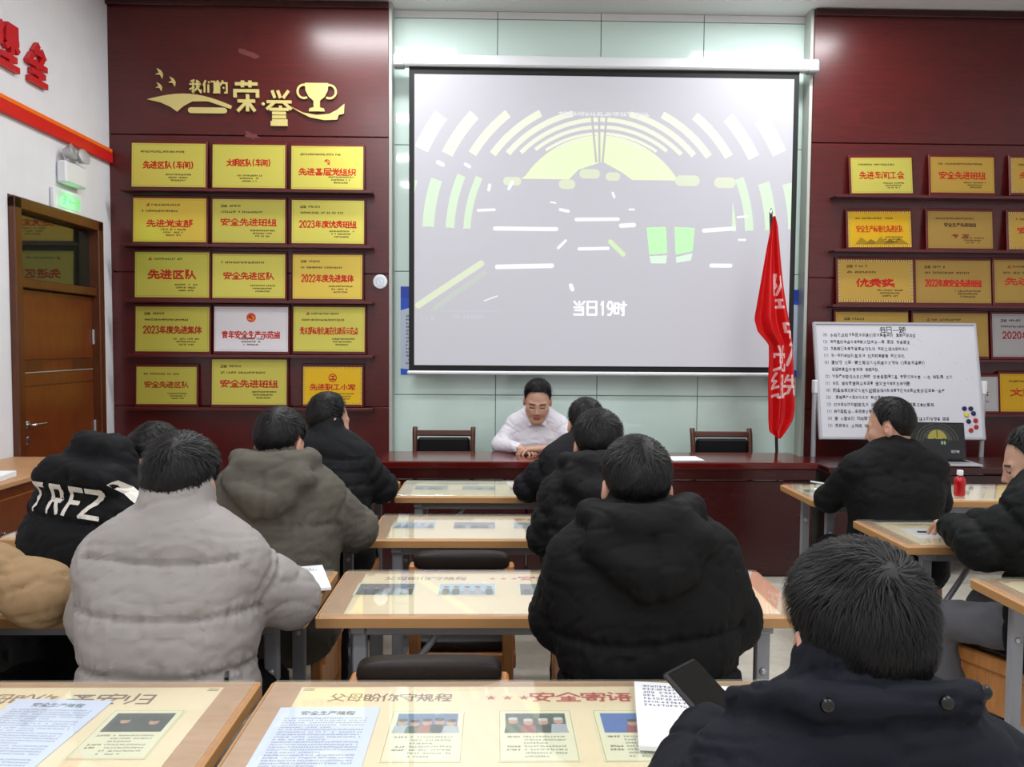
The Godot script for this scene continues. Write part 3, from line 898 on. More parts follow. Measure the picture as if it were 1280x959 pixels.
	gl.shadow_enabled = true
	ex.add_child(gl)
	gl.position = Vector3(0.07, 0, 0)
	# low cabinet along the wall
	var c := thing("low_cabinet", "low wooden cabinet standing against the left wall below the door", "cabinet", Vector3(-2.694, 0, -4.15))
	part(c, "body", box(Vector3(0.48, 0.76, 1.5), 0.004), M.door_wood, Vector3(0, 0.40, 0))
	part(c, "top", box(Vector3(0.52, 0.03, 1.56), 0.005), M.desk_wood, Vector3(0, 0.795, 0))
	for k in 3:
		var dd := part(c, "cabinet_door", box(Vector3(0.018, 0.66, 0.47), 0.004), M.door_wood, Vector3(0.249, 0.40, -0.5 + k * 0.5))
		part(dd, "handle", box(Vector3(0.015, 0.10, 0.012), 0.003), M.chrome, Vector3(0.016, 0.12, 0.18))
	single("paper_stack", "stack of white papers on the low wall cabinet", "paper", box(Vector3(0.30, 0.03, 0.42), 0.002), M.paper, Vector3(-2.62, 0.826, -3.98), Vector3(0, 8, 0))

# ---------------------------------------------------------------- tables, desks, chairs
func front_tables() -> void:
	var t := thing("speaker_table", "long dark red lacquered table in front of the screen", "table", Vector3(0.675, 0, -5.375))
	part(t, "tabletop", box(Vector3(2.86, 0.045, 0.50), 0.008), M.table_red, Vector3(0, 0.738, 0))
	part(t, "top_rail", box(Vector3(2.84, 0.07, 0.025), 0.003), M.dark_wood, Vector3(0, 0.68, 0.225))
	for k in 3:
		part(t, "front_panel", box(Vector3(0.925, 0.62, 0.02), 0.006), M.dark_wood, Vector3(-0.935 + k * 0.935, 0.33, 0.215))
	for s in [-1, 1]:
		part(t, "side_panel", box(Vector3(0.04, 0.715, 0.44), 0.005), M.dark_wood, Vector3(s * 1.39, 0.358, 0))
	part(t, "plinth", box(Vector3(2.80, 0.06, 0.03), 0.003), M.dark_wood, Vector3(0, 0.03, 0.195))
	t = thing("side_table", "dark table carrying the laptop beside the speaker table", "table", Vector3(3.34, 0, -5.36))
	part(t, "tabletop", box(Vector3(2.36, 0.04, 0.52), 0.006), M.dark_wood, Vector3(0, 0.715, 0))
	part(t, "front_panel", box(Vector3(2.24, 0.52, 0.02), 0.004), M.dark_wood, Vector3(0, 0.42, 0.20))
	for s in [-1, 1]:
		part(t, "side_panel", box(Vector3(0.04, 0.695, 0.48), 0.004), M.dark_wood, Vector3(s * 1.13, 0.348, 0))
	# armless conference chairs behind the speaker table
	for q in [[-0.39, "dark wooden chair with leather back left of the speaker"], [0.30, "dark wooden chair the speaker in white shirt sits on"], [1.745, "dark wooden chair with leather back beside the red flag"]]:
		var c := thing("conference_chair", q[1], "chair", Vector3(q[0], 0, -5.86), PI, "conference chairs at the speaker table")
		part(c, "seat", box(Vector3(0.44, 0.07, 0.42), 0.02), M.black_leather, Vector3(0, 0.45, 0))
		part(c, "seat_frame", box(Vector3(0.46, 0.05, 0.44), 0.006), M.dark_chair, Vector3(0, 0.40, 0))
		for sx in [-1, 1]:
			part(c, "leg", box(Vector3(0.04, 0.40, 0.04), 0.005), M.dark_chair, Vector3(sx * 0.205, 0.20, -0.19))
			part(c, "leg", box(Vector3(0.04, 0.40, 0.04), 0.005), M.dark_chair, Vector3(sx * 0.205, 0.20, 0.19))
			part(c, "back_post", tube([Vector3(sx * 0.215, 0.40, 0.20), Vector3(sx * 0.218, 0.62, 0.215), Vector3(sx * 0.222, 0.84, 0.25), Vector3(sx * 0.222, 0.875, 0.27)], 0.02), M.dark_chair)
		part(c, "top_rail", box(Vector3(0.43, 0.045, 0.028), 0.008), M.dark_chair, Vector3(0, 0.835, 0.247), Vector3(8, 0, 0))
		part(c, "back_pad", box(Vector3(0.40, 0.25, 0.045), 0.018), M.black_leather, Vector3(0, 0.68, 0.222), Vector3(6, 0, 0))

func star(im: Image, c: Vector2, r: float, col: Color) -> void:
	var p := PackedVector2Array()
	for k in 10:
		var a := -PI / 2 + TAU * k / 10.0
		p.append(c + Vector2(cos(a), sin(a)) * r * (1.0 if k % 2 == 0 else 0.42))
	fill_poly(im, p, col)

func mat_print(kind: int) -> StandardMaterial3D:
	var W := 1260
	var H := 400
	var im := blank(W, H, Color(0.90, 0.83, 0.68))
	var brown := Color(0.30, 0.20, 0.10)
	var red := Color(0.66, 0.10, 0.06)
	for k in 2:
		for s in [[0, 1], [W, -1]]:
			for j in 3:
				dab(im, Vector2(s[0] + s[1] * (8 + j * 7), 8 + k * 8), Vector2(s[0] + s[1] * (30 - j * 4), 8 + k * 8), 1.5, brown)
	if kind == 0:
		write_line(im, "父母盼你守规程", Rect2(70, 36, 270, 34), 2.0, Color(0.42, 0.26, 0.14))
		for k in 3:
			star(im, Vector2(425 + k * 36, 56), 13, red)
		write_line(im, "安全寄语", Rect2(510, 32, 225, 40), 3.4, red)
		for k in 3:
			star(im, Vector2(790 + k * 36, 56), 13, red)
		write_line(im, "盼你平安归", Rect2(910, 36, 240, 42), 2.4, Color(0.42, 0.26, 0.14))
	else:
		write_line(im, "安全寄语", Rect2(300, 30, 240, 50), 4.0, red)
		for k in 3:
			star(im, Vector2(590 + k * 36, 56), 13, red)
		write_line(im, "父母盼你", Rect2(730, 36, 190, 42), 2.4, Color(0.42, 0.26, 0.14))
		write_line(im, "平安归", Rect2(940, 34, 190, 46), 3.0, Color(0.36, 0.20, 0.10))
	return picture(im, 0.55)

func desk(x0: float, zb: float, label: String, kind: int) -> void:
	var t := thing("folding_desk", label, "desk", Vector3(x0 + DL / 2, 0, zb + DD / 2), 0, "glass-topped training desks")
	part(t, "tabletop", box(Vector3(DL, 0.03, DD), 0.004), M.desk_wood, Vector3(0, 0.729, 0))
	for s in [-1, 1]:
		part(t, "edge_strip", box(Vector3(DL + 0.006, 0.03, 0.006), 0.002), M.desk_edge, Vector3(0, 0.729, s * (DD / 2 + 0.003)))
		part(t, "edge_strip", box(Vector3(0.006, 0.03, DD), 0.002), M.desk_edge, Vector3(s * (DL / 2 + 0.003), 0.729, 0))
	part(t, "printed_mat", sheet(1.26, 0.40, 0.001), M["mat%d" % kind], Vector3(0, 0.7448, 0.0), Vector3(-90, 0, 0))
	part(t, "glass_top", box(Vector3(DL - 0.012, 0.006, DD - 0.012), 0.0012), M.glass, Vector3(0, 0.7502, 0))
	for s in [-1, 1]:
		var lx: float = s * (DL / 2 - 0.11)
		for sz in [-1, 1]:
			var lg := part(t, "leg", box(Vector3(0.042, 0.69, 0.028), 0.004), M.grey_metal, Vector3(lx, 0.345, sz * 0.16))
			part(lg, "foot", lathe([[0, 0.012], [0.02, 0.012], [0.024, 0], [0, 0]], 12), M.black_plastic, Vector3(0, -0.345, 0))
			part(lg, "bolt", lathe([[0, 0.006], [0.009, 0.005], [0.011, 0], [0, 0]], 10), M.light_metal, Vector3(0, 0.22, 0.014), Vector3(90, 0, 0))
		part(t, "stretcher", box(Vector3(0.025, 0.03, 0.30), 0.003), M.grey_metal, Vector3(lx, 0.16, 0))
		part(t, "top_rail", box(Vector3(0.042, 0.03, 0.40), 0.003), M.grey_metal, Vector3(lx, 0.70, 0))
		part(t, "brace", tube([Vector3(lx - s * 0.02, 0.40, 0.16), Vector3(lx - s * 0.26, 0.70, 0.10)], 0.011, 8), M.grey_metal)
		part(t, "brace", tube([Vector3(lx, 0.22, -0.15), Vector3(lx, 0.52, 0.15)], 0.012, 8), M.grey_metal)
	part(t, "rail", box(Vector3(DL - 0.2, 0.035, 0.025), 0.003), M.grey_metal, Vector3(0, 0.69, 0.16))

func chair(x: float, z: float, label: String, turn := 0.0) -> void:
	var t := thing("wooden_chair", label, "chair", Vector3(x, 0, z), turn, "low-backed wooden chairs")
	part(t, "seat", cushion(Vector3(0.38, 0.05, 0.36)), M.leather, Vector3(0, 0.437, -0.01))
	part(t, "seat_frame", box(Vector3(0.39, 0.055, 0.37), 0.006), M.chair_wood, Vector3(0, 0.385, -0.01))
	for s in [-1, 1]:
		part(t, "leg", box(Vector3(0.04, 0.36, 0.045), 0.005), M.chair_wood, Vector3(s * 0.166, 0.18, -0.165))
		part(t, "back_post", box(Vector3(0.04, 0.74, 0.05), 0.006), M.chair_wood, Vector3(s * 0.166, 0.37, 0.175))
		part(t, "side_rail", box(Vector3(0.025, 0.16, 0.30), 0.004), M.chair_wood, Vector3(s * 0.166, 0.28, 0.0))
	# arched lower rail of the back
	var p := PackedVector2Array([Vector2(-0.16, 0.585), Vector2(0.16, 0.585), Vector2(0.16, 0.50)])
	for k in 9:
		var u := 1.0 - k / 4.0
		p.append(Vector2(0.15 * u, 0.535 - 0.03 * u * u))
	p.append(Vector2(-0.16, 0.50))
	part(t, "back_rail", flat(extrude(p, 0.03)), M.chair_wood, Vector3(0, 0, 0.165))
	part(t, "top_rail", box(Vector3(0.32, 0.035, 0.035), 0.005), M.chair_wood, Vector3(0, 0.69, 0.178))
	part(t, "back_pad", cushion(Vector3(0.34, 0.065, 0.07)), M.leather, Vector3(0, 0.752, 0.178))

func cushion(s: Vector3) -> ArrayMesh:
	var key := ["cushion", s]
	if cache.has(key):
		return cache[key]
	var v := PackedVector3Array()
	var ix := PackedInt32Array()
	var nu := 28
	var nv := 14
	for j in nv + 1:
		var b := -PI / 2 + PI * j / nv
		for i in nu:
			var a := TAU * i / nu
			var p := Vector3(spow(cos(a)) * spow2(cos(b)), spow2(sin(b)), spow(sin(a)) * spow2(cos(b)))
			v.append(p * s / 2)
	for j in nv:
		for i in nu:
			var a := j * nu + i
			var b := j * nu + (i + 1) % nu
			ix.append_array(PackedInt32Array([a, b, a + nu, b, b + nu, a + nu]))
	cache[key] = smooth({"v": v, "i": ix})
	return cache[key]

func spow(x: float) -> float:
	return signf(x) * pow(absf(x), 0.3)

func spow2(x: float) -> float:
	return signf(x) * pow(absf(x), 0.55)

func desks_and_chairs() -> void:
	M.mat0 = mat_print(0)
	M.mat1 = mat_print(1)
	var rn := ["nearest the camera", "second from the camera", "third from the camera", "closest to the speaker table"]
	for r in 4:
		desk(-0.50, ROW[r], "folding desk with glass top, middle column, %s" % rn[r], 0)
		desk(-0.535 - DL, ROW[r], "folding desk with glass top, left column, %s" % rn[r], 1)
	var rz := [-4.40, -3.49, -2.61]
	var rr := ["beside the man in dark suit, front of right column", "second of right column under a dark pen", "third of right column at the picture's right edge"]
	for r in 3:
		desk(1.60, rz[r], "folding desk with glass top, %s" % rr[r], 0)
	chair(-0.115, -2.985, "empty wooden chair at third middle desk, left of the hooded men")
	chair(-0.15, -2.025, "empty wooden chair at second middle desk, left of the man in black hooded coat")

# ---------------------------------------------------------------- bodies
# primitive: [kind, a, b, ra, rb, blend, tag]   kind 0 tapered capsule, 1 ellipsoid (b = radii), 2 carved capsule
func field(prims: Array, cell: float) -> Dictionary:
	var lo := Vector3.ONE * 1e9
	var hi := -lo
	for p in prims:
		if p[0] == 2:
			continue
		var r: float = maxf(p[3], p[4])
		var e := Vector3.ONE * r if p[0] == 0 else p[2] as Vector3
		lo = lo.min(p[1] - e)
		hi = hi.max(p[1] + e)
		if p[0] == 0:
			lo = lo.min(p[2] - e)
			hi = hi.max(p[2] + e)
	lo -= Vector3.ONE * cell * 3
	hi += Vector3.ONE * cell * 3
	var nx := int((hi.x - lo.x) / cell) + 2
	var ny := int((hi.y - lo.y) / cell) + 2
	var nz := int((hi.z - lo.z) / cell) + 2
	var F := PackedFloat32Array()
	F.resize(nx * ny * nz)
	F.fill(9.0)
	for p in prims:
		var kind: int = p[0]
		var a: Vector3 = p[1]
		var b: Vector3 = p[2]
		var ra: float = p[3]
		var rb: float = p[4]
		var k: float = p[5]
		var e: Vector3 = b if kind == 1 else Vector3.ONE * maxf(ra, rb)
		e += Vector3.ONE * (k + cell * 2.5)
		var l := a - e
		var h := a + e
		if kind != 1:
			l = l.min(b - e)
			h = h.max(b + e)
		var i0 := maxi(0, int((l.x - lo.x) / cell))
		var i1 := mini(nx - 1, int((h.x - lo.x) / cell) + 1)
		var j0 := maxi(0, int((l.y - lo.y) / cell))
		var j1 := mini(ny - 1, int((h.y - lo.y) / cell) + 1)
		var k0 := maxi(0, int((l.z - lo.z) / cell))
		var k1 := mini(nz - 1, int((h.z - lo.z) / cell) + 1)
		var ab := b - a
		var l2 := maxf(ab.length_squared(), 1e-9)
		var dr := rb - ra
		var ir := Vector3.ONE / b if kind == 1 else Vector3.ONE
		var q4 := 0.25 / k
		for z in range(k0, k1 + 1):
			for y in range(j0, j1 + 1):
				var at := (z * ny + y) * nx + i0
				var q := lo + Vector3(i0, y, z) * cell - a
				for x in range(i0, i1 + 1):
					var d: float
					if kind == 1:
						var u := q * ir
						var n := u.length()
						d = n * (n - 1.0) / maxf((u * ir).length(), 1e-6)
					else:
						var t := clampf(q.dot(ab) / l2, 0.0, 1.0)
						d = (q - ab * t).length() - ra - dr * t
					var o := F[at]
					if kind == 2:
						d = -d
						var g := k - absf(o - d)
						F[at] = maxf(o, d) + (g * g * q4 if g > 0.0 else 0.0)
					else:
						var g := k - absf(o - d)
						F[at] = minf(o, d) - (g * g * q4 if g > 0.0 else 0.0)
					at += 1
					q.x += cell
	return {"f": F, "lo": lo, "n": [nx, ny, nz], "cell": cell}

# surface nets
func net(g: Dictionary) -> Dictionary:
	var F: PackedFloat32Array = g.f
	var lo: Vector3 = g.lo
	var cell: float = g.cell
	var nx: int = g.n[0]
	var ny: int = g.n[1]
	var nz: int = g.n[2]
	var sy := nx
	var sz := nx * ny
	var vid := PackedInt32Array()
	vid.resize(F.size())
	vid.fill(-1)
	var V := PackedVector3Array()
	var ix := PackedInt32Array()
	var far := cell * 2.6
	var off := [0, 1, sy, sy + 1, sz, sz + 1, sz + sy, sz + sy + 1]
	var pairs := [[0, 1], [2, 3], [4, 5], [6, 7], [0, 2], [1, 3], [4, 6], [5, 7], [0, 4], [1, 5], [2, 6], [3, 7]]
	var corner := [Vector3(0, 0, 0), Vector3(1, 0, 0), Vector3(0, 1, 0), Vector3(1, 1, 0), Vector3(0, 0, 1), Vector3(1, 0, 1), Vector3(0, 1, 1), Vector3(1, 1, 1)]
	var vals := PackedFloat32Array()
	vals.resize(8)
	for z in nz - 1:
		for y in ny - 1:
			var at := z * sz + y * sy - 1
			for x in nx - 1:
				at += 1
				var f0 := F[at]
				if f0 > far or f0 < -far:
					continue
				var m := 0
				for c in 8:
					var f := F[at + off[c]]
					vals[c] = f
					if f < 0.0:
						m += 1
				if m == 0 or m == 8:
					continue
				var s := Vector3.ZERO
				var n := 0
				for pr in pairs:
					var fa := vals[pr[0]]
					var fb := vals[pr[1]]
					if (fa < 0.0) != (fb < 0.0):
						s += (corner[pr[0]] as Vector3).lerp(corner[pr[1]], fa / (fa - fb))
						n += 1
				vid[at] = V.size()
				V.append(lo + (Vector3(x, y, z) + s / n) * cell)
				for ax in 3:
					var f1 := vals[1 << ax]
					if (f0 < 0.0) == (f1 < 0.0):
						continue
					var du := sy
					var dv := sz
					if ax == 1:
						du = sz
						dv = 1
					elif ax == 2:
						du = 1
						dv = sy
					if at - du - dv < 0:
						continue
					var a := vid[at]
					var b := vid[at - du]
					var c := vid[at - du - dv]
					var d := vid[at - dv]
					if b < 0 or c < 0 or d < 0:
						continue
					if f0 < 0.0:
						ix.append_array(PackedInt32Array([a, c, b, a, d, c]))
					else:
						ix.append_array(PackedInt32Array([a, b, c, a, c, d]))
	return {"v": V, "i": ix}

func eval(prims: Array, p: Vector3) -> float:
	var o := 9.0
	for s in prims:
		var a: Vector3 = s[1]
		var ab: Vector3 = s[2] - a
		var q := p - a
		var t := clampf(q.dot(ab) / maxf(ab.length_squared(), 1e-9), 0.0, 1.0)
		var d: float = (q - ab * t).length() - s[3] - (s[4] - s[3]) * t
		var g: float = s[5] - absf(o - d)
		o = minf(o, d) - (g * g * 0.25 / s[5] if g > 0.0 else 0.0)
	return o

func join(into: Dictionary, d: Dictionary, t: Transform3D, flip := false) -> void:
	var n: int = into.v.size()
	for p in d.v:
		into.v.append(t * p)
	into.c.append_array(d.c)
	for k in range(0, d.i.size(), 3):
		if flip:
			into.i.append_array(PackedInt32Array([d.i[k] + n, d.i[k + 2] + n, d.i[k + 1] + n]))
		else:
			into.i.append_array(PackedInt32Array([d.i[k] + n, d.i[k + 1] + n, d.i[k + 2] + n]))

const SKIN := Color(0.50, 0.29, 0.20)

# a head facing -z, origin between the ears
func head_model() -> Dictionary:
	var P := [
		[1, Vector3(0, 0.028, 0.008), Vector3(0.077, 0.098, 0.096), 0, 0, 0.02, ""],
		[1, Vector3(0, -0.035, -0.030), Vector3(0.060, 0.078, 0.066), 0, 0, 0.04, ""],
		[0, Vector3(-0.044, -0.058, -0.014), Vector3(-0.022, -0.098, -0.058), 0.028, 0.024, 0.03, ""],
		[0, Vector3(0.044, -0.058, -0.014), Vector3(0.022, -0.098, -0.058), 0.028, 0.024, 0.03, ""],
		[0, Vector3(-0.013, -0.104, -0.070), Vector3(0.013, -0.104, -0.070), 0.019, 0.019, 0.02, ""],
		[0, Vector3(-0.040, -0.024, -0.060), Vector3(-0.030, -0.042, -0.066), 0.025, 0.024, 0.02, ""],
		[0, Vector3(0.040, -0.024, -0.060), Vector3(0.030, -0.042, -0.066), 0.025, 0.024, 0.02, ""],
		[0, Vector3(-0.040, 0.020, -0.073), Vector3(0, 0.016, -0.083), 0.012, 0.010, 0.015, ""],
		[0, Vector3(0.040, 0.020, -0.073), Vector3(0, 0.016, -0.083), 0.012, 0.010, 0.015, ""],
		[2, Vector3(-0.033, 0.000, -0.097), Vector3(-0.028, 0.000, -0.098), 0.013, 0.011, 0.010, ""],
		[2, Vector3(0.033, 0.000, -0.097), Vector3(0.028, 0.000, -0.098), 0.013, 0.011, 0.010, ""],
		[0, Vector3(-0.033, 0.001, -0.077), Vector3(-0.029, 0.001, -0.078), 0.0125, 0.0125, 0.004, ""],
		[0, Vector3(0.033, 0.001, -0.077), Vector3(0.029, 0.001, -0.078), 0.0125, 0.0125, 0.004, ""],
		[0, Vector3(0, 0.010, -0.090), Vector3(0, -0.034, -0.106), 0.007, 0.012, 0.012, ""],
		[0, Vector3(-0.012, -0.040, -0.094), Vector3(0.012, -0.040, -0.094), 0.009, 0.009, 0.008, ""],
		[0, Vector3(-0.019, -0.068, -0.083), Vector3(0.019, -0.068, -0.083), 0.0075, 0.0075, 0.008, ""],
		[0, Vector3(-0.008, -0.066, -0.091), Vector3(0.008, -0.066, -0.091), 0.006, 0.006, 0.006, ""],
		[0, Vector3(-0.012, -0.078, -0.086), Vector3(0.012, -0.078, -0.086), 0.0075, 0.0075, 0.006, ""],
		[1, Vector3(-0.083, -0.004, 0.014), Vector3(0.011, 0.032, 0.019), 0, 0, 0.006, ""],
		[1, Vector3(0.083, -0.004, 0.014), Vector3(0.011, 0.032, 0.019), 0, 0, 0.006, ""],
		[2, Vector3(-0.096, 0.000, 0.008), Vector3(-0.094, 0.010, 0.012), 0.008, 0.008, 0.005, ""],
		[2, Vector3(0.096, 0.000, 0.008), Vector3(0.094, 0.010, 0.012), 0.008, 0.008, 0.005, ""],
		[0, Vector3(0, -0.045, 0.020), Vector3(0, -0.15, 0.030), 0.056, 0.056, 0.025, ""],
	]
	var d := net(field(P, 0.0042))
	d.c = PackedColorArray()
	for p in d.v:
		var c := SKIN
		var ax := absf(p.x)
		if p.z < -0.05:
			var brow := Vector2(ax - 0.032, (p.y - 0.021 + (ax - 0.03) * 0.12) * 3.2).length()
			if ax < 0.052 and ax > 0.012 and absf(p.y - 0.0215 + (ax - 0.032) * (ax - 0.032) * 6.0) < 0.0042:
				c = Color(0.035, 0.022, 0.018)
			elif ax > 0.017 and ax < 0.048 and absf(p.y + 0.0045 + (ax - 0.032) * (ax - 0.032) * -4.0) < 0.0028:
				c = Color(0.05, 0.03, 0.025)
			elif ax < 0.023 and p.y < -0.060 and p.y > -0.085 and p.z < -0.083:
				c = Color(0.40, 0.16, 0.13)
				if absf(p.y + 0.0718) < 0.0022:
					c = Color(0.16, 0.06, 0.05)
			elif brow < 0.0:
				c = SKIN
			elif ax < 0.012 and ax > 0.003 and p.y < -0.044 and p.y > -0.052 and p.z < -0.092:
				c = Color(0.20, 0.09, 0.06)
		if ax > 0.07:
			c = SKIN.lerp(Color(0.52, 0.22, 0.17), 0.4)
		d.c.append(c)
	return d

# a right hand, wrist at the origin, fingers to -z, palm down, thumb to -x
func hand_model(curl: float) -> Dictionary:
	var P := []
	var root := [Vector3(-0.031, 0, -0.086), Vector3(-0.010, 0.003, -0.092), Vector3(0.011, 0.002, -0.088), Vector3(0.030, -0.003, -0.079)]
	var len := [[0.040, 0.025, 0.020], [0.045, 0.029, 0.021], [0.041, 0.027, 0.020], [0.032, 0.020, 0.018]]
	for f in 4:
		P.append([0, Vector3((f - 1.5) * 0.010, 0, 0.0), root[f], 0.017, 0.0125, 0.014, ""])
	P.append([0, Vector3(0, 0, 0.03), Vector3(0, 0, -0.01), 0.024, 0.024, 0.015, ""])
	for f in 4:
		var at: Vector3 = root[f]
		var ang := 0.15
		for s in 3:
			ang += curl * [0.9, 1.2, 0.8][s]
			var to := at + Vector3((f - 1.5) * 0.004, -sin(ang) * len[f][s], -cos(ang) * len[f][s])
			P.append([0, at, to, 0.0098 - s * 0.001, 0.0090 - s * 0.001, 0.003, ""])
			at = to
	P.append([0, Vector3(-0.016, -0.006, -0.018), Vector3(-0.046, -0.014, -0.048), 0.015, 0.0115, 0.012, ""])
	P.append([0, Vector3(-0.046, -0.014, -0.048), Vector3(-0.052, -0.022, -0.078), 0.0112, 0.0098, 0.004, ""])
	P.append([0, Vector3(-0.052, -0.022, -0.078), Vector3(-0.047, -0.028, -0.100), 0.0096, 0.0082, 0.003, ""])
	var d := net(field(P, 0.0036))
	d.c = PackedColorArray()
	for p in d.v:
		d.c.append(SKIN)
	return d

# hair as a shell over the skull plus fine locks
const LINE := [[0, 43], [30, 42], [47, 36], [58, 25], [67, 8], [74, -10], [81, 8], [100, 12], [112, -20], [132, -40], [180, -47]]

func hairline(phi: float) -> float:
	var a := absf(rad_to_deg(phi))
	for k in LINE.size() - 1:
		if a <= LINE[k + 1][0]:
			return deg_to_rad(lerpf(LINE[k][1], LINE[k + 1][1], (a - LINE[k][0]) / (LINE[k + 1][0] - LINE[k][0])))
	return deg_to_rad(-47)

func skull(dir: Vector3) -> float:
	return 1.0 / (dir / Vector3(0.0785, 0.100, 0.098)).length()

func thick(dir: Vector3, above: float, o: Dictionary) -> float:
	var up := clampf(dir.y, 0, 1)
	var t: float = lerpf(o.side, o.top, smoothstep(0.15, 0.85, up))
	if dir.z > 0.2:
		t = lerpf(t, maxf(t, o.get("back", o.side)), smoothstep(0.2, 0.8, dir.z) * (1 - up))
	return t * smoothstep(-0.02, 0.55, above) + 0.0025

func hair_model(o: Dictionary) -> Dictionary:
	var nz := FastNoiseLite.new()
	nz.seed = o.seed
	nz.frequency = 38.0
	nz.fractal_octaves = 2
	var rg := RandomNumberGenerator.new()
	rg.seed = o.seed
	var c := Vector3(0, 0.028, 0.008)
	var v := PackedVector3Array()
	var ix := PackedInt32Array()
	var nu := 72
	var nv := 26
	for j in nv + 2:
		for i in nu:
			var phi := -PI + TAU * i / nu
			var e0 := hairline(phi)
			var jj := maxi(j - 1, 0)
			var el := lerpf(e0, PI / 2, jj / float(nv))
			var dir := Vector3(sin(phi) * cos(el), sin(el), -cos(phi) * cos(el))
			var r := skull(dir)
			if j == 0:
				r -= 0.006
			else:
				r += thick(dir, el - e0, o) + nz.get_noise_3dv(dir * Vector3(1, 0.35, 1) * 1.0) * 0.0035 * smoothstep(0.0, 0.2, el - e0)
			v.append(c + dir * r)
	for j in nv + 1:
		for i in nu:
			var a := j * nu + i
			var b := j * nu + (i + 1) % nu
			ix.append_array(PackedInt32Array([a, a + nu, b, b, a + nu, b + nu]))
	var n := normals(v, ix)
	if n[nu * 20].dot(v[nu * 20] - c) < 0:
		for t in range(0, ix.size(), 3):
			var s := ix[t]
			ix[t] = ix[t + 1]
			ix[t + 1] = s
		n = normals(v, ix)
	var whorl := Vector3(0.12, 0.72, 0.68).normalized()
	for k in int(o.locks):
		var dir := Vector3(rg.randfn(), rg.randfn(), rg.randfn()).normalized()
		var phi := atan2(dir.x, -dir.z)
		var el := asin(clampf(dir.y, -1, 1))
		var e0 := hairline(phi)
		if el < e0 + 0.03:
			continue
		var flow := (dir - whorl * dir.dot(whorl)).normalized()
		flow = (flow - dir * flow.dot(dir)).normalized()
		flow = flow.rotated(dir, 0.55 * (1.0 - smoothstep(0.2, 0.9, acos(clampf(dir.dot(whorl), -1, 1)))) + rg.randfn() * 0.22)
		if dir.y < 0.45:
			flow = flow.lerp((Vector3.DOWN - dir * -dir.y).normalized(), 0.6).normalized()
		var r := skull(dir) + thick(dir, el - e0, o) * lerpf(0.9, 1.06, rg.randf())
		var ln: float = (o.len * lerpf(0.6, 1.2, rg.randf())) * lerpf(0.35, 1.0, smoothstep(-0.1, 0.6, dir.y))
		var lift: float = o.lift * rg.randf() * lerpf(0.3, 1.0, smoothstep(-0.1, 0.6, dir.y))
		var p0 := c + dir * (r - 0.001)
		var p1 := p0 + flow * ln * 0.5 + dir * (lift + 0.002)
		var p2 := p0 + flow * ln + dir * (lift * 0.8 - ln * ln * 2.2 + 0.001)
		var sd: Vector3 = dir.cross(flow).normalized() * (o.wide * lerpf(0.6, 1.3, rg.randf()))
		var at := v.size()
		v.append_array(PackedVector3Array([p0 - sd, p0 + sd, p1 - sd * 0.8, p1 + sd * 0.8, p2]))
		var nn: Vector3 = (dir + sd.normalized() * rg.randfn() * 0.25).normalized()
		for q in 5:
			n.append(nn)
		ix.append_array(PackedInt32Array([at, at + 1, at + 2, at + 1, at + 3, at + 2, at + 2, at + 3, at + 4]))
	return {"v": v, "n": n, "i": ix}

# skeleton of a seated person facing -z; the numbers are metres above the floor
func torso_frame(o: Dictionary) -> Transform3D:
	var b := Basis.from_euler(Vector3(-o.get("lean", 0.1), o.get("twist", 0.0), o.get("tilt", 0.0)))
	var pivot := Vector3(0, 0.54, 0)
	return Transform3D(b, pivot - b * pivot)

func head_frame(o: Dictionary) -> Transform3D:
	var T := torso_frame(o)
	var h: Vector3 = o.get("head", Vector3.ZERO)
	var r: Vector3 = o.get("look", Vector3.ZERO)
	return Transform3D(Basis.from_euler(Vector3(deg_to_rad(r.x), deg_to_rad(r.y), deg_to_rad(r.z))) * o.get("hs", 1.0), T * Vector3(0, 1.148, -0.032) + h)

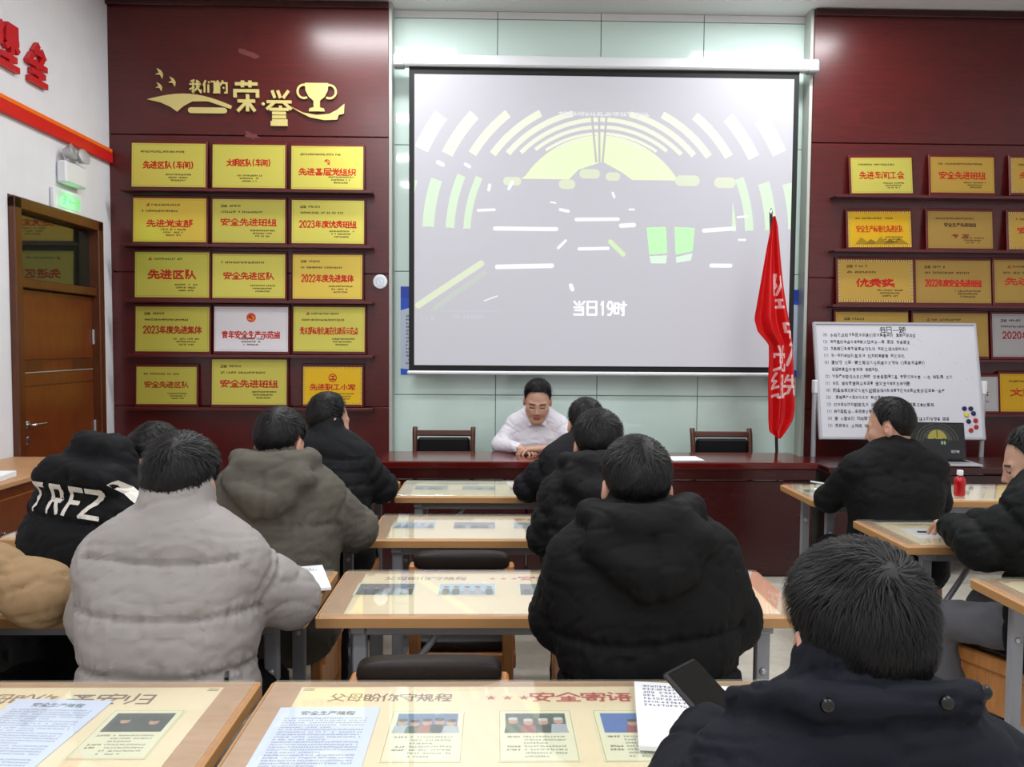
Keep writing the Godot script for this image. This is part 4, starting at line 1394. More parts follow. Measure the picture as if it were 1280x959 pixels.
func jacket_prims(o: Dictionary) -> Array:
	var T := torso_frame(o)
	var b: float = o.get("bulk", 0.03)
	var s: float = o.get("broad", 1.0)
	var P := []
	for q in [[0.080, 0.53, 0.0, 0.125], [0.072, 0.68, 0.0, 0.112], [0.084, 0.84, 0.0, 0.108], [0.118, 0.968, 0.004, 0.066], [0.055, 1.035, 0.004, 0.050]]:
		P.append([0, T * Vector3(-q[0] * s, q[1], q[2]), T * Vector3(q[0] * s, q[1], q[2]), q[3] + b, q[3] + b, 0.07, "torso"])
	for side in [-1, 1]:
		var S := T * Vector3(side * 0.156 * s, 0.962, 0)
		var E: Vector3 = o.el if side < 0 else o.er
		var W: Vector3 = o.wl if side < 0 else o.wr
		var cut: float = o.get("cut_l", 1.0) if side < 0 else o.get("cut_r", 1.0)
		var tg := "arm_l" if side < 0 else "arm_r"
		P.append([0, S, E, 0.058 + b * 0.8, 0.050 + b * 0.8, 0.035, tg + "u"])
		if cut > 0.0:
			P.append([0, E, E.lerp(W, cut), 0.050 + b * 0.8, 0.034 + b * 0.65, 0.025, tg + "f"])
	var c: float = o.get("collar", 0.06)
	var nb := T * Vector3(0, 1.04, 0.004)
	var nt := T * Vector3(0, 1.065 + c, -0.010)
	var cw: float = o.get("cw", 0.0)
	P.append([0, nb, nt, 0.074 + b * 0.4 + cw, 0.068 + b * 0.3 + cw, 0.014, "collar"])
	var hd: int = o.get("hood", 0)
	if hd == 1:                             # hood hanging down the back
		for side in [-1, 1]:
			P.append([0, T * Vector3(side * 0.080, 1.085, -0.07), T * Vector3(side * 0.118, 1.090, 0.03), 0.038, 0.048, 0.012, "hood"])
			P.append([0, T * Vector3(side * 0.118, 1.090, 0.03), T * Vector3(side * 0.060, 1.082, 0.125), 0.048, 0.050, 0.012, "hood"])
		P.append([0, T * Vector3(-0.060, 1.082, 0.125), T * Vector3(0.060, 1.082, 0.125), 0.050, 0.050, 0.012, "hood"])
		P.append([0, T * Vector3(-0.100, 1.035, 0.118), T * Vector3(0.100, 1.035, 0.118), 0.062, 0.062, 0.02, "hood"])
		P.append([0, T * Vector3(-0.062, 0.985, 0.150), T * Vector3(0.062, 0.985, 0.150), 0.056, 0.056, 0.03, "hood"])
		P.append([0, T * Vector3(-0.020, 0.945, 0.160), T * Vector3(0.020, 0.945, 0.160), 0.048, 0.048, 0.03, "hood"])
	elif hd == 2:                           # bunched up behind a bowed head
		P.append([0, T * Vector3(-0.10, 1.06, 0.04), T * Vector3(-0.06, 1.155, 0.06), 0.070, 0.062, 0.03, "hood"])
		P.append([0, T * Vector3(0.10, 1.06, 0.04), T * Vector3(0.06, 1.155, 0.06), 0.070, 0.062, 0.03, "hood"])
		P.append([0, T * Vector3(-0.06, 1.155, 0.06), T * Vector3(0.06, 1.155, 0.06), 0.064, 0.064, 0.03, "hood"])
		P.append([0, T * Vector3(-0.12, 1.045, 0.115), T * Vector3(0.12, 1.045, 0.115), 0.064, 0.064, 0.02, "hood"])
	elif hd == 3:                           # flat roll round the neck with snaps
		P.append([0, T * Vector3(-0.150, 1.075, -0.02), T * Vector3(-0.09, 1.105, 0.078), 0.022, 0.024, 0.006, "hood"])
		P.append([0, T * Vector3(-0.09, 1.105, 0.078), T * Vector3(0.09, 1.105, 0.078), 0.024, 0.024, 0.006, "hood"])
		P.append([0, T * Vector3(0.09, 1.105, 0.078), T * Vector3(0.150, 1.075, -0.02), 0.024, 0.022, 0.006, "hood"])
	return P

# quilting and creases: how far the cloth stands off at a point
func relief(o: Dictionary, prims: Array, inv: Transform3D, p: Vector3, nz: FastNoiseLite) -> float:
	var best := 9.0
	var which := 0
	var bt := 0.0
	for k in prims.size():
		var s: Array = prims[k]
		var a: Vector3 = s[1]
		var ab: Vector3 = s[2] - a
		var q := p - a
		var t := clampf(q.dot(ab) / maxf(ab.length_squared(), 1e-9), 0.0, 1.0)
		var d: float = (q - ab * t).length() - s[3] - (s[4] - s[3]) * t
		if d < best:
			best = d
			which = k
			bt = t
	var tg: String = prims[which][6]
	var d := 0.0
	var deep: float = o.get("deep", 0.012)
	var l := inv * p
	if tg == "torso":
		var y := l.y + 0.008 * sin(l.x * 13.0 + o.seed)
		var round := atan2(l.x, l.z) * 0.17
		for sy in o.get("seams", []):
			var v: float = absf(y - sy)
			if v > 0.12:
				continue
			d -= deep * exp(-v * v / 0.00005)
			d -= deep * 0.7 * exp(-v * v / 0.0016)
			d += deep * 0.38 * sin(round * 165.0 + 5.0 * nz.get_noise_2d(round * 3.0, sy * 9.0)) * exp(-v * v / 0.0007)
	elif tg.begins_with("arm"):
		var along: float = bt * (prims[which][2] - prims[which][1]).length()
		if tg.ends_with("u"):
			d -= 0.007 * exp(-pow((along - 0.045) / 0.009, 2.0))
		else:
			along += (prims[which - 1][2] - prims[which - 1][1]).length()
		if o.get("sleeve", 0.0) > 0.0:
			var step: float = o.sleeve
			var u: float = fposmod(along, step) - 0.5 * step
			d -= deep * 0.8 * exp(-u * u / 0.00006)
			d -= deep * 0.5 * exp(-u * u / 0.0010)
	elif tg == "hood":
		d += 0.004 * sin(l.y * 60.0 + l.x * 17.0)
		d -= 0.007 * exp(-l.x * l.x / 0.00006) * float(l.y < 1.06)
	var cr: float = o.get("crease", 0.006)
	var q := l * Vector3(0.42, 1.05, 0.42)
	var r1 := 1.0 - absf(nz.get_noise_3dv(q)) * 3.0
	var r2 := 1.0 - absf(nz.get_noise_3dv(q * 1.9 + Vector3(5, 1, 3))) * 3.0
	var arm := 1.15 if tg.begins_with("arm") else 1.0
	d -= cr * arm * (pow(maxf(r1, 0.0), 4.0) * 0.9 + pow(maxf(r2, 0.0), 4.0) * 0.6)
	d += cr * 0.5 * nz.get_noise_3dv(p * 0.6)
	return d

func make_person(o: Dictionary) -> Dictionary:
	var T := torso_frame(o)
	var H := head_frame(o)
	var out := {}
	# jacket
	var P := jacket_prims(o)
	var J := net(field(P, o.get("cell", 0.013)))
	var nz := FastNoiseLite.new()
	nz.seed = o.seed
	nz.frequency = 9.0
	nz.fractal_octaves = 2
	var n := normals(J.v, J.i)
	var inv := T.affine_inverse()
	for k in J.v.size():
		J.v[k] += n[k] * relief(o, P, inv, J.v[k], nz)
	J.n = normals(J.v, J.i)
	out.jacket = J
	# trousers
	var kl: Vector3 = o.get("kl", Vector3(-0.13, 0.50, -0.40))
	var kr: Vector3 = o.get("kr", Vector3(0.13, 0.50, -0.40))
	var al: Vector3 = o.get("al", Vector3(-0.14, 0.10, -0.37))
	var ar: Vector3 = o.get("ar", Vector3(0.14, 0.10, -0.37))
	var Q := [[0, Vector3(-0.09, 0.55, 0.0), Vector3(0.09, 0.55, 0.0), 0.115, 0.115, 0.05, ""]]
	for s in [[-1, kl, al], [1, kr, ar]]:
		Q.append([0, Vector3(s[0] * 0.09, 0.545, -0.02), s[1], 0.088, 0.068, 0.04, ""])
		Q.append([0, s[1], s[2], 0.066, 0.056, 0.02, ""])
	var L := net(field(Q, 0.017))
	n = normals(L.v, L.i)
	for k in L.v.size():
		L.v[k] += n[k] * 0.008 * nz.get_noise_3dv(L.v[k] * 1.4)
	out.trousers = L
	# the body under the clothes; head and hands on finer grids of their own
	var B := []
	for q in [[0.07, 0.56, 0.0, 0.09], [0.06, 0.72, 0.0, 0.085], [0.075, 0.88, 0.0, 0.085], [0.10, 0.95, 0.0, 0.05]]:
		B.append([0, T * Vector3(-q[0], q[1], q[2]), T * Vector3(q[0], q[1], q[2]), q[3], q[3], 0.06, ""])
	B.append([0, T * Vector3(0, 0.97, 0.0), H * Vector3(0, -0.06, 0.022), 0.055, 0.053, 0.03, ""])
	for s in [[-1, o.el, o.wl, kl, al], [1, o.er, o.wr, kr, ar]]:
		B.append([0, T * Vector3(s[0] * 0.165, 0.95, 0), s[1], 0.042, 0.036, 0.03, ""])
		B.append([0, s[1], s[2], 0.036, 0.025, 0.02, ""])
		B.append([0, Vector3(s[0] * 0.08, 0.55, -0.02), s[3], 0.07, 0.05, 0.03, ""])
		B.append([0, s[3], s[4], 0.045, 0.034, 0.02, ""])
	var D := net(field(B, 0.016))
	D.c = PackedColorArray()
	D.c.resize(D.v.size())
	D.c.fill(SKIN)
	join(D, o.head_model, H)
	for s in [[-1, o.el, o.wl], [1, o.er, o.wr]]:
		var hd: Vector3 = o.get("hand_l", Vector3.ZERO) if s[0] < 0 else o.get("hand_r", Vector3.ZERO)
		if hd == Vector3.ZERO:
			hd = (s[2] - s[1]).normalized()
			hd.y = minf(hd.y, 0.0)
		var bs := Basis.looking_at(hd, o.get("palm_l", Vector3.UP) if s[0] < 0 else o.get("palm_r", Vector3.UP))
		if s[0] < 0:
			bs.x = -bs.x
		join(D, o.hand_model, Transform3D(bs, s[2] + hd * 0.012), s[0] < 0)
	if o.has("tone"):
		for k in D.c.size():
			D.c[k] = D.c[k] * o.tone
	D.n = normals(D.v, D.i)
	out.body = D
	return out

# ---------------------------------------------------------------- people
func people() -> void:
	var head := head_model()
	var relaxed := hand_model(0.42)
	var S := [
		{"label": "person in light grey padded jacket seated at second left desk, seen from behind", "pos": Vector3(-0.81, 0, -1.955), "lean": 0.14, "bulk": 0.038, "collar": 0.075, "cw": 0.013, "cell": 0.009,
			"el": Vector3(-0.205, 0.81, -0.10), "wl": Vector3(-0.13, 0.83, -0.38), "er": Vector3(0.262, 0.835, -0.17), "wr": Vector3(0.05, 0.83, -0.38), "seams": [0.985, 0.855, 0.72, 0.60], "sleeve": 0.15, "deep": 0.011, "crease": 0.0045,
			"look": Vector3(-14, -4, 0), "coat": Color(0.56, 0.54, 0.53), "bump": "ribs", "hair": 1},
		{"label": "person in black hooded coat seated at second middle desk, seen from behind", "pos": Vector3(0.40, 0, -1.965), "lean": 0.12, "tilt": 0.05, "bulk": 0.046, "broad": 1.05, "collar": 0.05, "hood": 1, "cell": 0.009,
			"el": Vector3(-0.218, 0.80, -0.12), "wl": Vector3(-0.12, 0.83, -0.38), "er": Vector3(0.215, 0.80, -0.10), "wr": Vector3(0.14, 0.83, -0.40), "seams": [0.80, 0.70, 0.60], "deep": 0.010, "crease": 0.005,
			"look": Vector3(-10, 0, 0), "coat": Color(0.048, 0.048, 0.052), "bump": "weave", "hair": 0},
		{"label": "person in dark puffer jacket at third middle desk, half hidden by black coat", "pos": Vector3(0.43, 0, -2.86), "lean": 0.22, "tilt": 0.06, "bulk": 0.045, "hood": 1, "collar": 0.05,
			"el": Vector3(-0.225, 0.80, -0.12), "wl": Vector3(-0.14, 0.83, -0.40), "er": Vector3(0.21, 0.81, -0.14), "wr": Vector3(0.12, 0.83, -0.42), "seams": [0.95, 0.86, 0.77, 0.68], "sleeve": 0.09, "deep": 0.012, "crease": 0.008,
			"look": Vector3(-16, -8, 0), "coat": Color(0.085, 0.085, 0.092), "bump": "weave", "hair": 1},
		{"label": "person in dark jacket resting left arm on the front middle desk", "pos": Vector3(0.45, 0, -3.73), "lean": 0.30, "bulk": 0.035, "collar": 0.05,
			"el": Vector3(-0.28, 0.815, -0.20), "wl": Vector3(-0.08, 0.82, -0.44), "er": Vector3(0.22, 0.82, -0.18), "wr": Vector3(0.10, 0.83, -0.44), "sleeve": 0.11, "crease": 0.007,
			"look": Vector3(-18, 0, 0), "coat": Color(0.085, 0.087, 0.10), "bump": "weave", "hair": 2},
		{"label": "person in olive grey hooded coat seated at third left desk", "pos": Vector3(-0.79, 0, -2.845), "lean": 0.12, "bulk": 0.045, "hood": 1, "collar": 0.05, "cell": 0.012,
			"el": Vector3(-0.21, 0.80, -0.12), "wl": Vector3(-0.12, 0.83, -0.40), "er": Vector3(0.262, 0.82, -0.15), "wr": Vector3(0.10, 0.83, -0.40), "seams": [0.88, 0.66], "deep": 0.008, "crease": 0.007,
			"look": Vector3(-16, -14, 0), "coat": Color(0.33, 0.315, 0.285), "bump": "weave", "hair": 3},
		{"label": "person in dark quilted jacket at front left desk, face turned right", "pos": Vector3(-0.80, 0, -3.73), "lean": 0.14, "bulk": 0.038, "collar": 0.075,
			"el": Vector3(-0.21, 0.80, -0.12), "wl": Vector3(-0.12, 0.83, -0.40), "er": Vector3(0.25, 0.82, -0.15), "wr": Vector3(0.12, 0.83, -0.42), "seams": [0.98, 0.92, 0.86, 0.80, 0.74, 0.68, 0.62], "sleeve": 0.065, "deep": 0.009, "crease": 0.005,
			"look": Vector3(-8, -48, 0), "coat": Color(0.085, 0.09, 0.10), "bump": "weave", "hair": 2},
		{"label": "person bowed over the desk in black jacket lettered white across the back", "pos": Vector3(-1.47, 0, -2.70), "turn": -0.32, "lean": 0.36, "tilt": -0.05, "bulk": 0.05, "hood": 2, "collar": 0.03, "broad": 1.02, "cell": 0.012,
			"el": Vector3(-0.23, 0.81, -0.20), "wl": Vector3(-0.12, 0.83, -0.46), "er": Vector3(0.23, 0.81, -0.20), "wr": Vector3(0.12, 0.83, -0.48), "seams": [0.90, 0.76, 0.64], "deep": 0.011, "crease": 0.008,
			"head": Vector3(0.045, -0.02, -0.10), "look": Vector3(-42, -30, 0), "coat": Color(0.058, 0.060, 0.070), "bump": "weave", "hair": 2},
		{"label": "person in tan jacket at second left desk, cut by the picture's left edge", "pos": Vector3(-1.50, 0, -1.95), "lean": 0.25, "tilt": 0.26, "bulk": 0.042, "collar": 0.06, "cell": 0.012,
			"el": Vector3(-0.34, 0.80, -0.14), "wl": Vector3(-0.16, 0.83, -0.40), "er": Vector3(0.31, 0.85, -0.16), "wr": Vector3(0.10, 0.83, -0.40), "sleeve": 0.14, "deep": 0.008, "crease": 0.009,
			"look": Vector3(-14, 10, 8), "coat": Color(0.56, 0.46, 0.34), "bump": "weave", "hair": 1},
		{"label": "person nearest the camera in dark navy coat holding a black phone", "pos": Vector3(0.46, 0, -0.89), "lean": 0.15, "bulk": 0.034, "collar": 0.06, "hood": 3, "cell": 0.008,
			"el": Vector3(-0.235, 0.85, -0.12), "wl": Vector3(-0.14, 0.935, -0.27), "er": Vector3(0.22, 0.81, -0.10), "wr": Vector3(0.12, 0.83, -0.42), "seams": [0.96, 0.80, 0.66], "sleeve": 0.14, "deep": 0.008, "crease": 0.007,
			"look": Vector3(-12, -2, 0), "hs": 0.96, "head": Vector3(0.015, -0.012, 0), "coat": Color(0.075, 0.083, 0.115), "bump": "weave", "hair": 4},
		{"label": "person in dark suit at front right desk with head turned left", "pos": Vector3(1.83, 0, -3.56), "lean": 0.10, "bulk": 0.016, "broad": 1.16, "collar": 0.005,
			"el": Vector3(-0.255, 0.80, -0.15), "wl": Vector3(-0.14, 0.80, -0.40), "er": Vector3(0.245, 0.79, -0.12), "wr": Vector3(0.14, 0.80, -0.40), "crease": 0.006,
			"look": Vector3(-8, 48, 0), "coat": Color(0.060, 0.062, 0.068), "bump": "weave", "hair": 2},
		{"label": "person in black puffer and grey jeans at second right desk, facing left", "pos": Vector3(1.99, 0, -2.66), "turn": 0.42, "lean": 0.16, "bulk": 0.045, "collar": 0.085,
			"el": Vector3(-0.25, 0.83, -0.17), "wl": Vector3(-0.08, 0.83, -0.40), "er": Vector3(0.22, 0.82, -0.14), "wr": Vector3(0.10, 0.83, -0.42), "seams": [0.96, 0.86, 0.76, 0.66], "sleeve": 0.10, "deep": 0.012, "crease": 0.007,
			"head": Vector3(0.0, -0.035, -0.02), "look": Vector3(-16, 38, 0), "coat": Color(0.060, 0.068, 0.068), "bump": "weave", "hair": 2, "pants": Color(0.36, 0.36, 0.38), "kl": Vector3(-0.19, 0.50, -0.40), "al": Vector3(-0.14, 0.10, -0.30)},
		{"label": "person in white shirt seated behind the speaker table, looking down", "pos": Vector3(0.30, 0, -5.86), "turn": PI, "lean": 0.30, "bulk": 0.012, "collar": -0.02, "broad": 1.04, "cell": 0.011,
			"el": Vector3(-0.27, 0.80, -0.20), "wl": Vector3(-0.01, 0.795, -0.36), "er": Vector3(0.265, 0.80, -0.17), "wr": Vector3(0.15, 0.80, -0.33), "cut_l": 0.12, "crease": 0.006, "hand_r": Vector3(-0.9, -0.1, -0.5), "hand_l": Vector3(0.95, 0.05, -0.2),
			"look": Vector3(-20, -4, 2), "hs": 1.12, "coat": Color(0.84, 0.83, 0.86), "bump": "weave", "hair": 5, "pants": Color(0.05, 0.05, 0.06)},
	]
	for k in S.size():
		S[k].seed = 20 + k
		S[k].head_model = head
		S[k].hand_model = relaxed
	var made := []
	made.resize(S.size())
	var hairs := [
		{"seed": 1, "top": 0.016, "side": 0.010, "back": 0.013, "locks": 6000, "len": 0.030, "lift": 0.002, "wide": 0.0011},
		{"seed": 2, "top": 0.019, "side": 0.012, "back": 0.014, "locks": 7000, "len": 0.034, "lift": 0.005, "wide": 0.0011},
		{"seed": 3, "top": 0.017, "side": 0.008, "back": 0.009, "locks": 3500, "len": 0.026, "lift": 0.003, "wide": 0.0012},
		{"seed": 4, "top": 0.014, "side": 0.011, "back": 0.012, "locks": 5000, "len": 0.034, "lift": 0.001, "wide": 0.0011},
		{"seed": 5, "top": 0.020, "side": 0.010, "back": 0.012, "locks": 24000, "len": 0.034, "lift": 0.004, "wide": 0.0007},
		{"seed": 6, "top": 0.020, "side": 0.006, "back": 0.008, "locks": 3500, "len": 0.024, "lift": 0.003, "wide": 0.0012},
	]
	var curls := []
	curls.resize(hairs.size())
	var job := func(k: int) -> void:
		if k < S.size():
			made[k] = make_person(S[k])
		else:
			curls[k - S.size()] = hair_model(hairs[k - S.size()])
	var id := WorkerThreadPool.add_group_task(job, S.size() + hairs.size(), -1, true)
	WorkerThreadPool.wait_for_group_task_completion(id)
	var hair_mesh := []
	for c in curls:
		hair_mesh.append(smooth(c))
	var hm := mat(Color(0.055, 0.048, 0.046), 0.48)
	hm.metallic_specular = 0.35
	var skin := mat(Color.WHITE, 0.5)
	skin.vertex_color_use_as_albedo = true
	skin.subsurf_scatter_enabled = true
	skin.subsurf_scatter_strength = 0.05
	var shoe := cushion(Vector3(0.095, 0.085, 0.27))
	var seats := ["grey padded jacket", "black hooded coat", "dark puffer at the third middle desk", "dark jacket at the front middle desk", "olive grey coat", "quilted jacket at the front left desk", "lettered black jacket", "tan jacket", "navy coat nearest the camera", "dark suit", "black puffer and grey jeans"]
	for k in S.size():
		var o: Dictionary = S[k]
		var g: Dictionary = made[k]
		var t := thing("person", o.label, "person", o.pos, o.get("turn", 0.0), "people seated in the room")
		part(t, "body", smooth(g.body), skin)
		part(t, "shirt" if k == 11 else "jacket", smooth(g.jacket), cloth(o.coat, 0.7, M[o.bump], 14.0 if o.bump == "weave" else 9.0, 0.04, 0.0))
		part(t, "trousers", smooth(g.trousers), cloth(o.get("pants", Color(0.05, 0.052, 0.06)), 0.8, M.weave, 10.0, 0.06, 0.0))
		var h := part(t, "hair", hair_mesh[o.hair], hm)
		h.transform = head_frame(o)
		for s in [[-1, o.get("al", Vector3(-0.14, 0.10, -0.37))], [1, o.get("ar", Vector3(0.14, 0.10, -0.37))]]:
			part(t, "shoe", shoe, M.black_plastic, Vector3(s[1].x, 0.044, s[1].z - 0.05))
		if k < seats.size():
			chair(o.pos.x + 0.02 * sin(k * 3.0), o.pos.z - 0.175, "wooden chair under the person in %s" % seats[k], o.get("turn", 0.0))
		if k == 6:
			back_letters(t, o)
		elif k == 8:
			snaps(t, o)
		elif k == 0:
			zip_pocket(t, o)
		elif k == 11:
			shirt_details(t, o)

# a point on the cloth found by walking in from behind the back (torso coordinates)
func on_cloth(o: Dictionary, P: Array, x: float, y: float, back := 1.0, from := 0.45) -> Vector3:
	var T := torso_frame(o)
	var nz := FastNoiseLite.new()
	nz.seed = o.seed
	nz.frequency = 9.0
	nz.fractal_octaves = 2
	var p := T * Vector3(x, y, back * from)
	var d := (T.basis * Vector3(0, 0, -back)).normalized()
	for k in 40:
		var e := eval(P, p)
		if e < 0.0005:
			break
		p += d * e * 0.8
	return p - d * (relief(o, P, T.affine_inverse(), p, nz))

# a flat shape of thick lines laid on the cloth as a raised print
func laid(o: Dictionary, lines: Array, r: float, at: Vector2, lift: float, back := 1.0) -> ArrayMesh:
	var P := jacket_prims(o)
	var v := PackedVector3Array()
	var T := torso_frame(o)
	var up := (T.basis * Vector3(0, 0, back)).normalized() * lift
	for line in lines:
		for k in line.size() - 1:
			var a: Vector2 = line[k]
			var b: Vector2 = line[k + 1]
			var dir := (b - a).normalized()
			var sd := Vector2(-dir.y, dir.x) * r
			a -= dir * r * 0.95
			b += dir * r * 0.95
			var n := maxi(2, int((b - a).length() / 0.012))
			var grid := []
			for i in n + 1:
				var row := []
				for j in 3:
					var q := at + a.lerp(b, i / float(n)) + sd * (j - 1)
					row.append(on_cloth(o, P, q.x, q.y, back) + up)
				grid.append(row)
			for i in n:
				for j in 2:
					var A: Vector3 = grid[i][j]
					var B: Vector3 = grid[i + 1][j]
					var C: Vector3 = grid[i + 1][j + 1]
					var D: Vector3 = grid[i][j + 1]
					var nrm := (B - A).cross(C - A)
					if nrm.dot(up) < 0:
						v.append_array(PackedVector3Array([A, C, B, A, D, C]))
					else:
						v.append_array(PackedVector3Array([A, B, C, A, C, D]))
	return flat(v)

func back_letters(t: Node3D, o: Dictionary) -> void:
	var white := mat(Color(0.82, 0.80, 0.77), 0.6)
	var sl := 0.022
	var shapes := {
		"T": [[Vector2(-0.03, 0.09), Vector2(0.04, 0.09)], [Vector2(0.005, 0.09), Vector2(-0.012, 0.0)]],
		"R": [[Vector2(-0.025, 0.0), Vector2(-0.01, 0.09), Vector2(0.035, 0.09), Vector2(0.04, 0.075), Vector2(0.03, 0.045), Vector2(-0.018, 0.045)], [Vector2(0.01, 0.045), Vector2(0.03, 0.0)]],
		"F": [[Vector2(-0.025, 0.0), Vector2(-0.008, 0.09), Vector2(0.045, 0.09)], [Vector2(-0.017, 0.045), Vector2(0.03, 0.045)]],
		"Z": [[Vector2(-0.03, 0.09), Vector2(0.05, 0.09), Vector2(-0.04, 0.0), Vector2(0.045, 0.0)]],
	}
	for ch in shapes:
		for line in shapes[ch]:
			for k in line.size():
				line[k] = line[k] * Vector2(0.74, 0.92)
	var x := -0.130
	for ch in ["T", "R", "F", "Z"]:
		part(t, "letter", laid(o, shapes[ch], 0.0075, Vector2(x, 0.915), 0.0045), white)
		x += 0.078
	part(t, "shoulder_stripe", laid(o, [[Vector2(0.0, 0.0), Vector2(0.045, -0.03)]], 0.014, Vector2(0.185, 1.03), 0.005), white)

func snaps(t: Node3D, o: Dictionary) -> void:
	var P := jacket_prims(o)
	var T := torso_frame(o)
	for x in [-0.085, 0.055, 0.125]:
		var p := on_cloth(o, P, x, 1.108)
		part(t, "snap_button", lathe([[0, 0.004], [0.005, 0.004], [0.0075, 0.003], [0.009, 0.0], [0.0, -0.001]], 14), M.black_plastic, p).basis = T.basis * Basis.from_euler(Vector3(PI / 2, 0, 0))

func zip_pocket(t: Node3D, o: Dictionary) -> void:
	part(t, "pocket_zip", laid(o, [[Vector2(0.0, 0.0), Vector2(0.012, -0.10)]], 0.004, Vector2(0.175, 0.72), 0.003), M.black_plastic)

func shirt_details(t: Node3D, o: Dictionary) -> void:
	var P := jacket_prims(o)
	var T := torso_frame(o)
	var cm := cloth(o.coat, 0.6, M.weave, 10.0, 0.03, 0.1)
	for s in [-1.0, 1.0]:
		var v := PackedVector3Array()
		var a := T * Vector3(s * 0.060, 1.085, -0.045)
		var b := T * Vector3(s * 0.010, 1.015, -0.105)
		var c := on_cloth(o, P, s * 0.060, 0.985, -1.0) + T.basis * Vector3(0, 0, -0.008)
		var d := T * Vector3(s * 0.085, 1.045, -0.035)
		var off := T.basis * Vector3(0, 0.002, 0.006)
		for q in [[a, b, c], [a, c, d]]:
			for w in [[0, 1, 2], [0, 2, 1]]:
				for e in w:
					v.append(q[e] + (off if w[1] == 2 else Vector3.ZERO))
		part(t, "collar_flap", flat(v), cm)
	for y in [0.95, 0.87, 0.79]:
		var p := on_cloth(o, P, 0.004, y, -1.0)
		part(t, "button", lathe([[0, 0.002], [0.0055, 0.002], [0.006, 0], [0, 0]], 12), M.white_plastic, p).basis = T.basis * Basis.from_euler(Vector3(-PI / 2, 0, 0))

# ---------------------------------------------------------------- small things
func card_print(kind: int) -> StandardMaterial3D:
	var rg := RandomNumberGenerator.new()
	rg.seed = 100 + kind
	var W := 220
	var H := 300
	var im := blank(W, H, Color(0.87, 0.86, 0.74))
	for s in [[5, 5, W - 5, 5], [5, H - 5, W - 5, H - 5], [5, 5, 5, H - 5], [W - 5, 5, W - 5, H - 5]]:
		dab(im, Vector2(s[0], s[1]), Vector2(s[2], s[3]), 1.2, Color(0.72, 0.62, 0.35))
	var sky: Color = [Color(0.32, 0.42, 0.58), Color(0.20, 0.24, 0.20), Color(0.25, 0.38, 0.66), Color(0.10, 0.11, 0.15)][kind]
	im.fill_rect(Rect2i(22, 22, 176, 120), sky)
	var people_n: int = [5, 4, 1, 2][kind]
	for k in people_n:
		var x := 22 + 176.0 * (k + 0.5) / people_n
		var y := 66.0 + rg.randf() * 14
		var body := [Color(0.62, 0.64, 0.68), Color(0.16, 0.26, 0.16), Color(0.55, 0.15, 0.2), Color(0.05, 0.05, 0.07)][(k + kind) % 4] as Color
		fill_poly(im, PackedVector2Array([Vector2(x - 26, 142), Vector2(x - 20, y + 22), Vector2(x + 20, y + 22), Vector2(x + 26, 142)]), body if kind != 3 else Color(0.04, 0.045, 0.06))
		dab(im, Vector2(x, y), Vector2(x, y + 8), 14, Color(0.72, 0.54, 0.44))
		dab(im, Vector2(x - 5, y - 10), Vector2(x + 5, y - 10), 9, Color(0.08, 0.07, 0.07) if kind != 1 else Color(0.75, 0.75, 0.74))
	for k in 7:
		fine_print(im, 26, 160 + k * 18, 36 if k in [0, 3, 4] else 0.0, 9, Color(0.25, 0.16, 0.1), rg, 0.8)
		fine_print(im, 72, 160 + k * 18, 118 - 50 * int(k in [2, 6]), 8, Color(0.35, 0.33, 0.28), rg, 0.6)
	return picture(im, 0.5)

func paper_print(sd: int) -> StandardMaterial3D:
	var rg := RandomNumberGenerator.new()
	rg.seed = sd
	var im := blank(300, 420, Color(0.76, 0.80, 0.88))
	write_line(im, "安全生产规程", Rect2(70, 26, 160, 22), 1.6, Color(0.3, 0.32, 0.38))
	for k in 24:
		fine_print(im, 30, 66 + k * 14, 240.0 - (90.0 if k % 5 == 4 else 0.0), 7, Color(0.42, 0.44, 0.5), rg, 0.5)
	return picture(im, 0.5)

func note_print() -> StandardMaterial3D:
	var rg := RandomNumberGenerator.new()
	rg.seed = 17
	var im := blank(220, 300, Color(0.88, 0.88, 0.89))
	for k in 16:
		dab(im, Vector2(14, 30 + k * 16), Vector2(206, 30 + k * 16), 0.5, Color(0.7, 0.72, 0.76))
		if k < 7:
			fine_print(im, 18, 18 + k * 16, 120 + 60 * rg.randf(), 9, Color(0.25, 0.26, 0.35), rg, 0.6)
	return picture(im, 0.7)

func flat_on(called: String, label: String, cat: String, size: Vector2, m: Material, at: Vector3, turn: float, t := 0.0006, group := "") -> void:
	var o := single(called, label, cat, sheet(size.x, size.y, t), m, at, Vector3(-90, turn, 0), group)
	o.rotation_order = EULER_ORDER_YXZ

